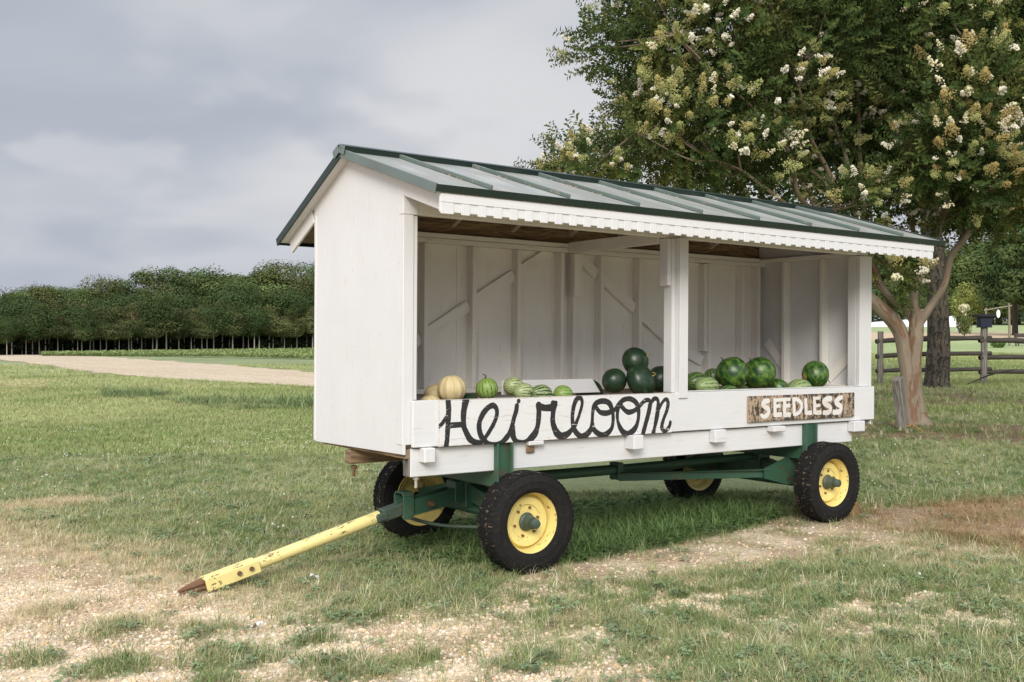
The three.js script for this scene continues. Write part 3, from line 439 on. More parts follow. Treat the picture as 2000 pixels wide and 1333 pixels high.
// how far inside the strokes each texel lies, in millimetres
function strokeField(strokes, w, h, mmW, mmH, butt) {
  const f = new Float32Array(w * h).fill(-99);
  for (const s of strokes) { const P = smooth(s, butt ? 1.2 : 0.92); for (let i = 0; i + 1 < P.length; i++) {
    const [x0, y0, w0] = P[i], [x1, y1, w1] = P[i + 1], m = Math.max(w0, w1) / 2 + 4, ia = Math.max(0, Math.floor((Math.min(x0, x1) - m) / mmW * w)), ib = Math.min(w - 1, Math.ceil((Math.max(x0, x1) + m) / mmW * w)), ja = Math.max(0, Math.floor((Math.min(y0, y1) - m) / mmH * h)), jb = Math.min(h - 1, Math.ceil((Math.max(y0, y1) + m) / mmH * h)), dx = x1 - x0, dy = y1 - y0, l2 = dx * dx + dy * dy || 1;
    for (let j = ja; j <= jb; j++) for (let k = ia; k <= ib; k++) { const x = (k + 0.5) / w * mmW, y = (j + 0.5) / h * mmH, tr = ((x - x0) * dx + (y - y0) * dy) / l2; if ((butt ? P.length > 4 : true) && ((i === 0 && tr < 0) || (i === P.length - 2 && tr > 1))) continue; const t = clamp(tr), q = (w0 + (w1 - w0) * t) / 2 - Math.hypot(x - x0 - dx * t, y - y0 - dy * t); if (q > f[j * w + k]) f[j * w + k] = q; }
  } }
  return f;
}
// a board whose face carries one print: u, v run 0..1 over the face
function faceUV(g, x0, x1, y0, y1) { const p = g.attributes.position, n = g.attributes.normal, uv = g.attributes.uv; for (let i = 0; i < p.count; i++) uv.setXY(i, n.getZ(i) > 0.5 ? (p.getX(i) - x0) / (x1 - x0) : 0.004 + 0.002 * p.getX(i) / x1, n.getZ(i) > 0.5 ? (p.getY(i) - y0) / (y1 - y0) : 0.5 + 0.3 * (p.getZ(i))); return g; }
{
  const w = 2048, h = 304, X = 2.107, Y = 0.304, f = strokeField(HEIRLOOM, w, h, X * 1000, Y * 1000, true), rnd = mulberry(7), nails = []; for (let i = 0; i < 26; i++) nails.push([rnd() * X, [0.02, 0.285, 0.15][i % 3] + 0.02 * (rnd() - 0.5), 0.0022 + 0.0016 * rnd()]);
  const map = ctex(w, h, (u, v) => {
    const x = u * X, y = v * Y, g = fbm(x * 6, y * 170, 3, 601), b = fbm(x * 4, y * 9, 4, 603), e = fbm(x * 60, y * 60, 3, 605);
    let c = [0.70, 0.69, 0.685].map(q => q * (0.965 + 0.05 * (g - 0.5) + 0.06 * (b - 0.5)));
    c = mix3(c, [0.42, 0.30, 0.2], ss(0.70, 0.78, fbm(x * 9, y * 120, 4, 609)) * 0.35 + 0.7 * ss(0.006, 0.0, Math.min(x, Y - y, y) + 0.008 * (e - 0.62)));
    const i = Math.min(w - 1, Math.floor(u * w)), j = Math.min(h - 1, Math.floor(v * h)), s = f[j * w + i] + (e - 0.5) * 3.5;
    const worn = ss(0.745, 0.80, fbm(x * 16, y * 150, 4, 613)) * 0.6; c = mix3(c, mix3([0.012, 0.012, 0.013], [0.03, 0.027, 0.025], b), ss(-0.6, 0.6, s) * (1 - worn));
    for (const q of nails) { const r = Math.hypot(x - q[0], (y - q[1]) * 1.2); if (r < q[2]) c = [0.13, 0.085, 0.06]; }
    return c;
  });
  map.wrapS = map.wrapT = THREE.ClampToEdgeWrapping;
  const o = mesh('sign_board', faceUV(cbox(0.238, 0.238 + X, 0.886, 0.886 + Y, 0.0515, 0.066, 0.002), 0.238, 0.238 + X, 0.886, 0.886 + Y), std({ map, roughness: 0.85 }));
  o.rotation.z = TILT; tag(o, 'long white sign board with Heirloom brushed in black script on the stand front', 'sign');
}
{
  const w = 1536, h = 236, X = 1.405, Y = 0.216, x0 = 3.206, y0 = 0.926, f = strokeField(SEEDLESS, w, h, X * 1000, Y * 1000, false);
  const map = ctex(w, h, (u, v) => {
    const x = u * X, y = v * Y, a = fbm(x * 60, y * 26, 4, 621), b = fbm(x * 150, y * 90, 3, 623), m = fbm(x * 5, y * 9, 4, 627), e = fbm(x * 70, y * 70, 3, 629);
    let c = mix3([0.34, 0.245, 0.165], [0.45, 0.34, 0.24], b); c = mix3(c, [0.33, 0.20, 0.08], ss(0.6, 0.75, m) * 0.6);
    const edge = Math.min(x, X - x, y, Y - y), k = ss(0.485, 0.545, a * 0.62 + b * 0.38 + 0.22 * (m - 0.5) + 0.05 * ss(0.02, 0, edge) + 0.035 * ss(0.2, 0.9, u)); c = mix3(c, [0.022, 0.02, 0.018], k * 0.93);
    const i = Math.min(w - 1, Math.floor(u * w)), j = Math.min(h - 1, Math.floor(v * h)), s = f[j * w + i] + 1 + (e - 0.5) * 5; c = mix3(c, mix3([0.70, 0.675, 0.64], [0.66, 0.60, 0.54], ss(0.5, 0.75, m)), ss(-0.8, 0.8, s)); return c;
  });
  map.wrapS = map.wrapT = THREE.ClampToEdgeWrapping;
  const o = mesh('sign_board', faceUV(cbox(x0, x0 + X, y0, y0 + Y, 0.0515, 0.072, 0.003), x0, x0 + X, y0, y0 + Y), std({ map, roughness: 0.75 }));
  o.rotation.z = TILT; tag(o, 'weathered brown wooden sign with SEEDLESS in chunky white capitals', 'sign');
}

// ───────────── melons ─────────────
const wrapU = (u, n) => u * n;
const stripes = (base, pale, dark, n, seed, wdt, net) => ctex(768, 384, (u, v) => {
  const lat = v - 0.5, w = (fbm(u * 24, v * 14, 4, seed, 24, 0) - 0.5) * 0.5 + (fbm(u * 96, v * 40, 3, seed + 3, 96, 0) - 0.5) * 0.55, q = Math.abs(((u * n + w * 0.8) % 1 + 1) % 1 - 0.5) * 2;
  const width = wdt * (0.65 + 0.7 * fbm(u * n, v * 9, 2, seed + 7, n, 0)), k = ss(1 - width - 0.14, 1 - width + 0.1, q); let c = mix3(base, pale, fbm(u * 40, v * 20, 4, seed + 5, 40, 0)); const t = ss(0.62, 0.72, fbm(u * 60, v * 34, 3, seed + 9, 60, 0)) * net; return mix3(c, dark, Math.max(k, t) * 0.95);
});
const MEL = {
  lime: std({ map: stripes([0.19, 0.30, 0.055], [0.30, 0.42, 0.12], [0.018, 0.055, 0.012], 16, 701, 0.14, 0), roughness: 0.42 }),
  pale: std({ map: stripes([0.34, 0.41, 0.16], [0.50, 0.55, 0.29], [0.03, 0.075, 0.025], 17, 711, 0.20, 0.2), roughness: 0.42 }),
  net: std({ map: stripes([0.28, 0.36, 0.15], [0.38, 0.44, 0.2], [0.014, 0.04, 0.012], 15, 721, 0.42, 0.8), roughness: 0.42 }),
  dark: std({ map: ctex(512, 256, (u, v) => { const n = fbm(u * 8, v * 5, 4, 731, 8, 0), f = fbm(u * 90, v * 50, 3, 733, 90, 0), sc = fbm(u * 20, v * 30, 4, 735, 20, 0); let c = mix3([0.008, 0.022, 0.012], [0.022, 0.052, 0.024], n); c = mix3(c, [0.10, 0.13, 0.05], ss(0.72, 0.8, f) * 0.3); return mix3(c, [0.16, 0.17, 0.07], ss(0.70, 0.76, sc) * 0.35); }), roughness: 0.36 }),
  mottle: std({ map: ctex(768, 384, (u, v) => { const n = fbm(u * 22, v * 12, 5, 741, 22, 0), w = (fbm(u * 18, v * 9, 4, 743, 18, 0) - 0.5) * 1.3, st = 0.5 + 0.5 * Math.sin((u * 10 + w * 0.5) * 2 * Math.PI), f = fbm(u * 70, v * 50, 3, 747, 70, 0); let c = mix3([0.012, 0.045, 0.012], [0.07, 0.16, 0.025], ss(0.3, 0.72, n * 0.8 + st * 0.2)); c = mix3(c, [0.19, 0.26, 0.05], ss(0.52, 0.68, n * 0.5 + f * 0.5) * (0.4 + 0.6 * st) * 0.8); return mix3(c, [0.42, 0.30, 0.06], ss(0.20, 0.08, Math.hypot((u - 0.62) * 3, (v - 0.34) * 1.8)) * 0.9); }), roughness: 0.38 }),
  soft: std({ map: stripes([0.085, 0.15, 0.04], [0.16, 0.24, 0.075], [0.02, 0.055, 0.015], 12, 751, 0.38, 0.3), roughness: 0.42 }),
  ghost: std({ map: stripes([0.24, 0.32, 0.12], [0.36, 0.42, 0.2], [0.085, 0.16, 0.045], 14, 757, 0.3, 0.3), roughness: 0.42 }),
  canta: std({ map: ctex(512, 256, (u, v) => { const s = Math.abs(((u * 11) % 1) - 0.5) * 2, n = fbm(u * 60, v * 34, 4, 761, 60, 0), b = fbm(u * 6, v * 5, 3, 763, 6, 0); let c = mix3([0.58, 0.47, 0.24], [0.68, 0.58, 0.37], n); c = mix3(c, [0.60, 0.42, 0.14], b * 0.35); return mix3(c, [0.34, 0.30, 0.11], ss(0.84, 0.97, s + (n - 0.5) * 0.2) * 0.7); }), roughness: 0.55 }),
  stem: std({ color: new THREE.Color().setRGB(0.45, 0.36, 0.12), roughness: 0.8 }), stemDark: std({ color: new THREE.Color().setRGB(0.06, 0.05, 0.03), roughness: 0.9 }),
};
function melonGeo(rx, ry, kind, seed) {
  const g = new THREE.SphereGeometry(1, 48, 32), p = g.attributes.position; for (let i = 0; i < p.count; i++) { const v = V(p.getX(i), p.getY(i), p.getZ(i)), a = Math.atan2(v.z, v.x); let k = 1 + 0.07 * (fbm(v.x * 1.3 + 5 + seed, v.y * 1.3 + v.z + 5, 2, seed) - 0.5);
    if (kind === 'canta') k *= 1 - 0.08 * Math.pow(Math.abs(Math.cos((a / (2 * Math.PI)) * 11 * Math.PI)), 8) * Math.sqrt(Math.max(0, 1 - v.y * v.y)) - 0.06 * Math.exp(-(1 - Math.abs(v.y)) * 40); v.multiplyScalar(k); p.setXYZ(i, v.x * rx, v.y * ry, v.z * rx); } g.computeVertexNormals(); return g;
}
// where each lies in the stand: x, y, z, radius across, radius up, kind, tilt, turn, stem (0 none), label
const MELONS = [
  [0.536, 1.245, -0.25, 0.101, 0.097, 'canta', 0.08, 0.3, 0, 'big yellow cantaloupe sitting highest at the left end of the stand', 'cantaloupe'],
  [0.508, 1.193, -0.42, 0.083, 0.08, 'canta', 0.9, 0.8, 0, 'yellow cantaloupe half hidden behind the biggest cantaloupe', 'cantaloupe'],
  [0.312, 1.124, -0.17, 0.088, 0.088, 'canta', 0.2, 1.3, 0, 'yellow cantaloupe barely showing over the board beside the left corner post', 'cantaloupe'],
  [0.737, 1.128, -0.35, 0.08, 0.08, 'dark', 0.4, 0.2, 0, 'small dark green melon peeking out right of the big cantaloupe', 'melon'],
  [0.865, 1.237, -0.30, 0.081, 0.078, 'lime', 0.25, 0.5, 2, 'round bright green melon with thin dark stripes standing alone on the board', 'watermelon'],
  [1.186, 1.245, -0.42, 0.080, 0.070, 'pale', 0.7, 0.2, 0, 'pale striped watermelon highest of the four by the divider board', 'watermelon'],
  [1.170, 1.209, -0.27, 0.082, 0.066, 'pale', 1.2, 0.9, 0, 'pale striped watermelon in front, leaning on a higher striped one', 'watermelon'],
  [1.276, 1.195, -0.20, 0.090, 0.068, 'net', 1.1, 1.2, 2, 'dark netted watermelon with a dry curled stem, third in the striped row', 'watermelon'],
  [1.481, 1.190, -0.20, 0.076, 0.066, 'lime', 0.9, 2.2, 0, 'small lime striped watermelon in front of the white divider board', 'watermelon'],
  [2.17, 1.162, -0.72, 0.114, 0.112, 'dark', 0.3, 0.4, 0, 'dark green watermelon half hidden behind the end of the divider board', 'watermelon'],
  [2.179, 1.271, -0.42, 0.099, 0.099, 'dark', 0.3, 1.4, 0, 'dark green watermelon at the left foot of the stacked pile', 'watermelon'],
  [2.367, 1.428, -0.38, 0.114, 0.105, 'dark', -0.9, 1.0, 1, 'dark green watermelon perched on top of the pile', 'watermelon'],
  [2.336, 1.273, -0.28, 0.143, 0.104, 'dark', -0.9, 2.4, 1, 'wide dark green watermelon at the front of the pile with a pale dry stem', 'watermelon'],
  [2.762, 1.272, -0.50, 0.118, 0.109, 'dark', 0.3, 0.1, 0, 'dark green watermelon in the pile beside the middle post', 'watermelon'],
  [3.091, 1.262, -0.72, 0.108, 0.108, 'dark', 0.3, 2.1, 0, 'dark green watermelon mostly hidden behind the middle post', 'watermelon'],
  [3.063, 1.245, -0.38, 0.112, 0.088, 'soft', 1.3, 0.6, 0, 'dark striped watermelon just right of the middle post', 'watermelon'],
  [3.003, 1.218, -0.20, 0.119, 0.078, 'ghost', 1.2, 0.3, 0, 'dull grey green long watermelon lying low near the middle post', 'watermelon'],
  [3.482, 1.319, -0.36, 0.142, 0.139, 'mottle', 0.35, 2.3, 2, 'large mottled watermelon with a yellow ground spot', 'watermelon'],
  [3.909, 1.313, -0.42, 0.147, 0.142, 'mottle', 0.5, 0.4, 2, 'large dark mottled watermelon without a yellow spot, right of the spotted one', 'watermelon'],
  [3.524, 1.271, -0.62, 0.084, 0.084, 'soft', 0.5, 0.6, 0, 'dark green watermelon behind the yellow spotted one', 'watermelon'],
  [3.268, 1.149, -0.20, 0.112, 0.075, 'soft', 1.2, 0.1, 0, 'low striped watermelon under the yellow spotted one', 'watermelon'],
  [4.151, 1.166, -0.40, 0.102, 0.086, 'mottle', 0.8, 0.3, 0, 'low dark watermelon above the middle of the brown sign', 'watermelon'],
  [4.188, 1.164, -0.20, 0.133, 0.098, 'ghost', 1.3, 0.5, 0, 'pale green striped watermelon above the brown sign', 'watermelon'],
  [4.539, 1.295, -0.30, 0.132, 0.122, 'mottle', 0.7, 1.0, 0, 'mottled green watermelon tilted up alone at the right end of the stand', 'watermelon'],
  [3.841, 1.139, -0.55, 0.083, 0.076, 'soft', 0.6, 0.9, 0, 'small dark watermelon showing low below the two large mottled ones', 'watermelon'],
];
MELONS.forEach(([x, y, z, rx, ry, kind, tilt, turn, stem, label, cat], i) => {
  const c = Math.cos(TILT), s = Math.sin(TILT), o = thing(cat === 'cantaloupe' ? 'cantaloupe' : cat === 'melon' ? 'melon' : 'watermelon', label, cat, kind === 'canta' ? 'cantaloupes in the stand' : 'watermelons in the stand', [c * x - s * y, s * x + c * y, z]);
  const long = Math.max(rx, ry), geo = melonGeo(tilt > 0.6 ? ry : rx, tilt > 0.6 ? rx : ry, kind, i + 1); const r = mesh('rind', geo, MEL[kind], o);
  const q = new THREE.Quaternion().setFromEuler(new THREE.Euler(0, 0, tilt > 0.6 ? Math.PI / 2 - 0.25 + tilt * 0.2 : tilt)); if (kind === 'mottle') q.setFromEuler(new THREE.Euler(-0.5, 0, i === 23 ? -0.55 : 0.5)); if (tilt < 0) q.setFromEuler(new THREE.Euler(1.15, 0, -0.45)); r.quaternion.copy(q).multiply(new THREE.Quaternion().setFromAxisAngle(V(0, 1, 0), turn * 2));
  if (stem) { const h = tilt > 0.6 ? rx : ry, d = V(0, 1, 0).applyQuaternion(q).multiplyScalar(h * 0.97), e = V(0.3, 0.4, 0.5), k = stem === 1 ? 0.028 : 0.022; const a = d.clone().add(d.clone().normalize().multiplyScalar(k * 0.5)).add(e.clone().multiplyScalar(k)), b = a.clone().add(V(-k * 1.5, k * 0.6, k * 0.3)); mesh('stem', limb([[d.x, d.y, d.z, 0.0055], [a.x, a.y, a.z, 0.004], [b.x, b.y, b.z, 0.003]], 4, 6), stem === 1 ? MEL.stem : MEL.stemDark, o); }
});

// ───────────── crape myrtle ─────────────
const leafMat = (c, o = {}) => new THREE.MeshPhysicalMaterial(Object.assign({ color: new THREE.Color().setRGB(...c), roughness: 0.9, specularIntensity: 0.25, side: THREE.DoubleSide, transmission: 0.25, thickness: 0 }, o));
M.bark = std({ map: (() => { const t = ctex(512, 1024, (u, v) => { const a = fbm(u * 7, v * 5, 4, 801, 7, 5), w = fbm(u * 5, v * 3, 3, 803, 5, 3), p = fbm(u * 15 + w * 3, v * 6 + w * 4, 5, 805), f = fbm(u * 60, v * 14, 3, 807, 60, 14); let c = mix3([0.155, 0.12, 0.08], [0.29, 0.232, 0.165], a); c = mix3(c, [0.22, 0.17, 0.115], ss(0.5, 0.75, f) * 0.6); return mix3(c, mix3([0.15, 0.072, 0.036], [0.215, 0.108, 0.055], f), ss(0.60, 0.63, p) * 0.88); }); t.repeat.set(1, 0.8); return t; })(), bumpMap: grainBump, bumpScale: 0.006, roughness: 0.7 });
M.barkDark = std({ map: (() => { const t = ctex(512, 512, (u, v) => { const w = fbm(u * 6, v * 3, 3, 811, 6, 3), g = fbm(u * 22 + w * 4, v * 7, 4, 813), l = fbm(u * 30, v * 30, 3, 815, 30, 30); let c = mix3([0.022, 0.018, 0.013], [0.085, 0.068, 0.048], ss(0.35, 0.65, g)); return mix3(c, [0.16, 0.16, 0.12], ss(0.68, 0.76, l) * 0.5); }); t.repeat.set(2, 1); return t; })(), bumpMap: gtex(512, 512, (u, v) => { const w = fbm(u * 6, v * 3, 3, 811, 6, 3); return ss(0.3, 0.7, fbm(u * 22 + w * 4, v * 7, 4, 813)); }), bumpScale: 0.03, roughness: 0.95 });
const MYR = site(15.25, 6.04), MB = [MYR[0], landY(...MYR), MYR[1]];
const myrtle = thing('crape_myrtle', 'large crape myrtle with peeling orange bark and white flower clusters behind the stand', 'tree', null, MB);
// along the lane, up, away: the tree's own frame
const my = (r, u, f) => [AX.r[0] * r + AX.f[0] * f, u, AX.r[1] * r + AX.f[1] * f];
const LIMBS = {
  trunk_a: [-0.06, -0.12, 0, 0.17, -0.08, 0.1, 0, 0.135, -0.115, 0.5, 0, 0.105, -0.176, 0.93, 0, 0.102, -0.25, 1.37, 0, 0.105, -0.37, 1.57, 0.03, 0.108, -0.55, 1.76, 0.08, 0.1, -0.77, 1.98, 0.1, 0.095, -0.98, 2.45, 0.2, 0.08, -1.36, 3.29, 0.4, 0.056, -1.72, 4.05, 0.7, 0.04, -2.22, 5.05, 1, 0.02],
  trunk_b: [0.05, -0.12, 0.08, 0.25, 0.01, 0.1, 0.08, 0.165, -0.04, 0.5, 0.05, 0.122, -0.03, 0.93, 0.05, 0.11, 0.01, 1.37, 0.05, 0.112, 0.02, 1.72, 0.05, 0.105],
  b1: [0, 1.50, 0.08, 0.1, -0.1, 1.67, 0.1, 0.092, -0.30, 1.87, 0.2, 0.084, -0.43, 2.07, 0.3, 0.092, -0.51, 2.3, 0.3, 0.084, -0.55, 2.75, 0.4, 0.077, -0.65, 3.6, 0.5, 0.061, -0.66, 4.9, 0.6, 0.046, -0.6, 6.35, 0.8, 0.031],
  b2: [0.05, 1.55, 0.08, 0.12, -0.03, 1.87, 0.05, 0.102, 0.03, 2.18, 0, 0.092, 0.08, 2.45, -0.1, 0.084, 0.29, 2.98, -0.2, 0.077, 0.4, 3.6, -0.4, 0.061, 0.46, 4.51, -0.6, 0.038, 0.43, 5.43, -0.8, 0.023],
  b3: [0.07, 1.53, 0.05, 0.11, 0.24, 1.81, 0, 0.095, 0.37, 2.07, -0.1, 0.084, 0.47, 2.5, -0.1, 0.084, 0.63, 2.75, -0.2, 0.077, 0.88, 3.21, -0.3, 0.069, 1.26, 3.98, -0.5, 0.054, 1.55, 4.82, -0.8, 0.038, 1.91, 5.89, -1, 0.023],
  s1: [-1, 2.6, 0.2, 0.069, -1.3, 3.63, -0.1, 0.061, -1.69, 4.18, -0.4, 0.046, -1.98, 4.82, -0.8, 0.031, -2.37, 5.74, -1, 0.023],
  s2: [-0.99, 2.6, 0.2, 0.061, -1.19, 3.63, 0.5, 0.054, -1.5, 4.06, 0.8, 0.046, -1.84, 4.69, 1, 0.031, -1.99, 5.89, 1.3, 0.023],
  s3: [-0.77, 2.1, 0.15, 0.069, -0.84, 3.46, 0.3, 0.054, -0.96, 4.04, 0.3, 0.046, -1.09, 4.42, 0.3, 0.038, -1.25, 5.2, 0.3, 0.031, -1.45, 6.81, 0.3, 0.023],
  s5: [0.06, 2.4, 0, 0.061, 0.05, 3.46, 0.5, 0.054, 0.02, 5.03, 0.6, 0.038, -0.08, 6.66, 0.6, 0.023],
  s6: [0.63, 2.75, -0.2, 0.061, 0.74, 3.27, 0.4, 0.054, 1.28, 4.06, 0.8, 0.046, 1.53, 4.67, 1.2, 0.031, 2.22, 5.89, 1.6, 0.023],
  s7: [-1.03, 2.6, 0.2, 0.077, -1.45, 2.98, 0.9, 0.069, -1.84, 3.38, 1.3, 0.061, -2.05, 3.84, 1.5, 0.054, -2.22, 4.21, 1.6, 0.038, -2.68, 5.43, 1.9, 0.023],
  s8: [-1.28, 3.1, 0.35, 0.061, -1.88, 3.38, -0.4, 0.054, -2.07, 3.87, -0.7, 0.046, -2.36, 4.23, -0.9, 0.038, -2.97, 4.67, -1.2, 0.031, -3.83, 5.36, -1.5, 0.023],
  s9: [-1.25, 3.05, 0.35, 0.054, -1.76, 3.1, -0.2, 0.05, -2.49, 3.4, -0.9, 0.038, -2.85, 3.63, -1, 0.031, -3.21, 3.71, -1.2, 0.027, -3.6, 3.7, -1.4, 0.023, -4.36, 4.05, -1.5, 0.015],
  s10: [-1.3, 3.15, 0.4, 0.054, -1.7, 3.2, 0.7, 0.05, -2.37, 3.52, 1.2, 0.038, -3.14, 4.05, 1.5, 0.031, -4.05, 4.44, 1.7, 0.023, -4.9, 4.36, 1.8, 0.015],
};
const limbPts = [];
{ let s = 1; for (const [k, a] of Object.entries(LIMBS)) {
  const P = []; for (let i = 0; i < a.length; i += 4) { P.push([...my(a[i], a[i + 1], a[i + 2]), a[i + 3] * (k.startsWith('trunk') ? 1 : 0.62)]); if (a[i + 1] > 2.6) limbPts.push([a[i], a[i + 1], a[i + 2]]); }
  const big = k.startsWith('trunk'); const g = limb(P, 7, big ? 16 : 9, big ? 0.28 : 0.14, s++), uv = g.attributes.uv; for (let i = 0; i < uv.count; i++) uv.setXY(i, uv.getX(i) * (big ? 1 : 0.5) + s * 0.31, uv.getY(i) + s * 0.23); mesh(big ? 'trunk' : 'branch', g, M.bark, myrtle);
} }
// crown masses: along, up, away, half-width, half-height, density
const MASS = [[-4.5, 5.45, -0.4, 0.6, 0.28, 0.8], [-4.4, 5.95, 0.2, 0.5, 0.22, 0.7], [-3.75, 5.9, -0.5, 0.6, 0.65, 1], [-3.9, 4.75, 0.2, 0.45, 0.4, 0.8], [-5.0, 4.0, 0.6, 0.55, 0.32, 0.9], [-5.4, 3.7, 0.6, 0.35, 0.2, 0.6], [-4.5, 3.75, -0.6, 0.8, 0.35, 1], [-3.5, 5.3, -0.9, 0.95, 0.8, 1], [-3.6, 4.2, -0.9, 0.85, 0.6, 1], [-2.7, 5.9, -0.8, 0.9, 0.8, 1], [-2.6, 4.75, -0.9, 0.85, 0.55, 0.75], [-3.0, 3.75, -0.7, 0.85, 0.4, 1], [-1.75, 5.75, -0.6, 0.95, 0.95, 1], [-1.8, 4.4, 0.6, 0.8, 0.7, 0.7], [-2.2, 3.6, 1.0, 0.7, 0.5, 0.6], [-0.85, 5.9, 0.4, 0.9, 0.8, 1], [-1.0, 4.7, 1.0, 0.7, 0.6, 0.7], [0.1, 5.9, -0.4, 0.95, 0.8, 1], [0.3, 4.55, -1.1, 0.85, 0.62, 1], [0.0, 3.85, -0.9, 0.7, 0.45, 1], [1.05, 5.6, -0.5, 0.9, 0.85, 1], [1.3, 4.45, -0.4, 0.75, 0.7, 0.9], [0.85, 3.8, -0.9, 0.7, 0.45, 1], [1.55, 3.45, 0.2, 0.7, 0.45, 0.9], [-1.05, 3.3, -0.6, 0.4, 0.25, 0.6], [0.4, 3.42, -0.8, 0.6, 0.38, 1], [0.95, 3.25, 0.6, 0.5, 0.35, 0.9], [-0.3, 3.2, 0.9, 0.5, 0.35, 0.8], [2.3, 5.2, 0.2, 1.1, 1.3, 1], [-0.4, 2.25, -0.1, 0.26, 0.3, 0.8], [-3.6, 6.7, 0, 1.1, 0.6, 1], [-2.2, 6.9, 0, 1.2, 0.7, 1], [-0.7, 7.0, 0, 1.2, 0.7, 1], [0.9, 6.9, 0, 1.2, 0.7, 1],
  [-3.3, 4.9, 1.2, 1.1, 0.9, 0.8], [-1.6, 5.2, 1.6, 1.2, 1.0, 0.9], [0.3, 5.2, 1.5, 1.2, 1.1, 0.9], [-2.6, 3.9, 1.9, 0.8, 0.5, 0.7], [3.5, 4.6, -0.8, 1.0, 0.8, 1], [3.2, 3.6, -0.4, 0.8, 0.5, 0.9], [4.4, 5.4, -0.6, 1.2, 1.1, 1], [3.4, 6.4, -1, 1.3, 0.9, 1], [1.8, 7.4, -1.8, 1.3, 0.8, 1], [1.6, 4.6, 1.6, 1.0, 1.0, 0.9], [2.2, 4.0, 0.8, 0.7, 0.7, 0.8], [-0.5, 4.1, 1.6, 0.9, 0.7, 0.75]];
const Q = new THREE.Quaternion(), MX = new THREE.Matrix4();
function spray(n, len, ll, lw, seed) {   // a leafy twig along +y: opposite leaves, each folded on its midrib
  const r = mulberry(seed), pos = [], nor = []; 
  const leaf = (o, dir, up, l, w) => { const s = dir.clone().cross(up).normalize(), n = s.clone().cross(dir).normalize(), a = o.clone(), t = o.clone().add(dir.clone().multiplyScalar(l)).add(n.clone().multiplyScalar(-0.12 * l)), m = o.clone().add(dir.clone().multiplyScalar(l * 0.5)), b = m.clone().add(s.clone().multiplyScalar(w)).add(n.clone().multiplyScalar(0.3 * w)), c = m.clone().sub(s.clone().multiplyScalar(w)).add(n.clone().multiplyScalar(0.3 * w)); for (const p of [a, b, t, a, t, c]) pos.push(p.x, p.y, p.z); };
  for (let i = 0; i < n; i++) { const y = len * (0.12 + 0.88 * i / n); for (const s of [-1, 1]) { const a = (i % 2 ? 0.5 : -0.3) + (r() - 0.5), d = V(s * Math.cos(a), 0.55 + 0.3 * r(), s * Math.sin(a) * 0.9).normalize(); leaf(V(0, y + (r() - 0.5) * 0.02, 0), d, V((r() - 0.5) * 0.6, 1, 0.9 * (r() - 0.5)), ll * (0.75 + 0.5 * r()), lw * (0.8 + 0.4 * r())); } }
  for (const t of [0, 1, 2]) { const a = t * 2.09, b = a + 2.09; pos.push(0.003 * Math.cos(a), 0, 0.003 * Math.sin(a), 0.003 * Math.cos(b), 0, 0.003 * Math.sin(b), 0, len, 0); }
  const g = new THREE.BufferGeometry(); g.setAttribute('position', new THREE.Float32BufferAttribute(pos, 3)); g.computeVertexNormals(); return g;
}
function scatter(name, geo, mat, list, parent) {   // list of [position, quaternion, scale, colour]
  const o = new THREE.InstancedMesh(geo, mat, list.length), c = new THREE.Color(); o.name = numbered(name); list.forEach(([p, q, s, col], i) => { o.setMatrixAt(i, MX.compose(p, q, typeof s === 'number' ? V(s, s, s) : s)); if (col) o.setColorAt(i, c.setRGB(...col)); }); o.castShadow = o.receiveShadow = true; o.userData = { kind: 'stuff' }; parent.add(o); return o;
}
const outQ = (dir, r) => { const d = dir.clone().normalize(); return new THREE.Quaternion().setFromUnitVectors(V(0, 1, 0), d).multiply(new THREE.Quaternion().setFromAxisAngle(V(0, 1, 0), r * 6.283)); };
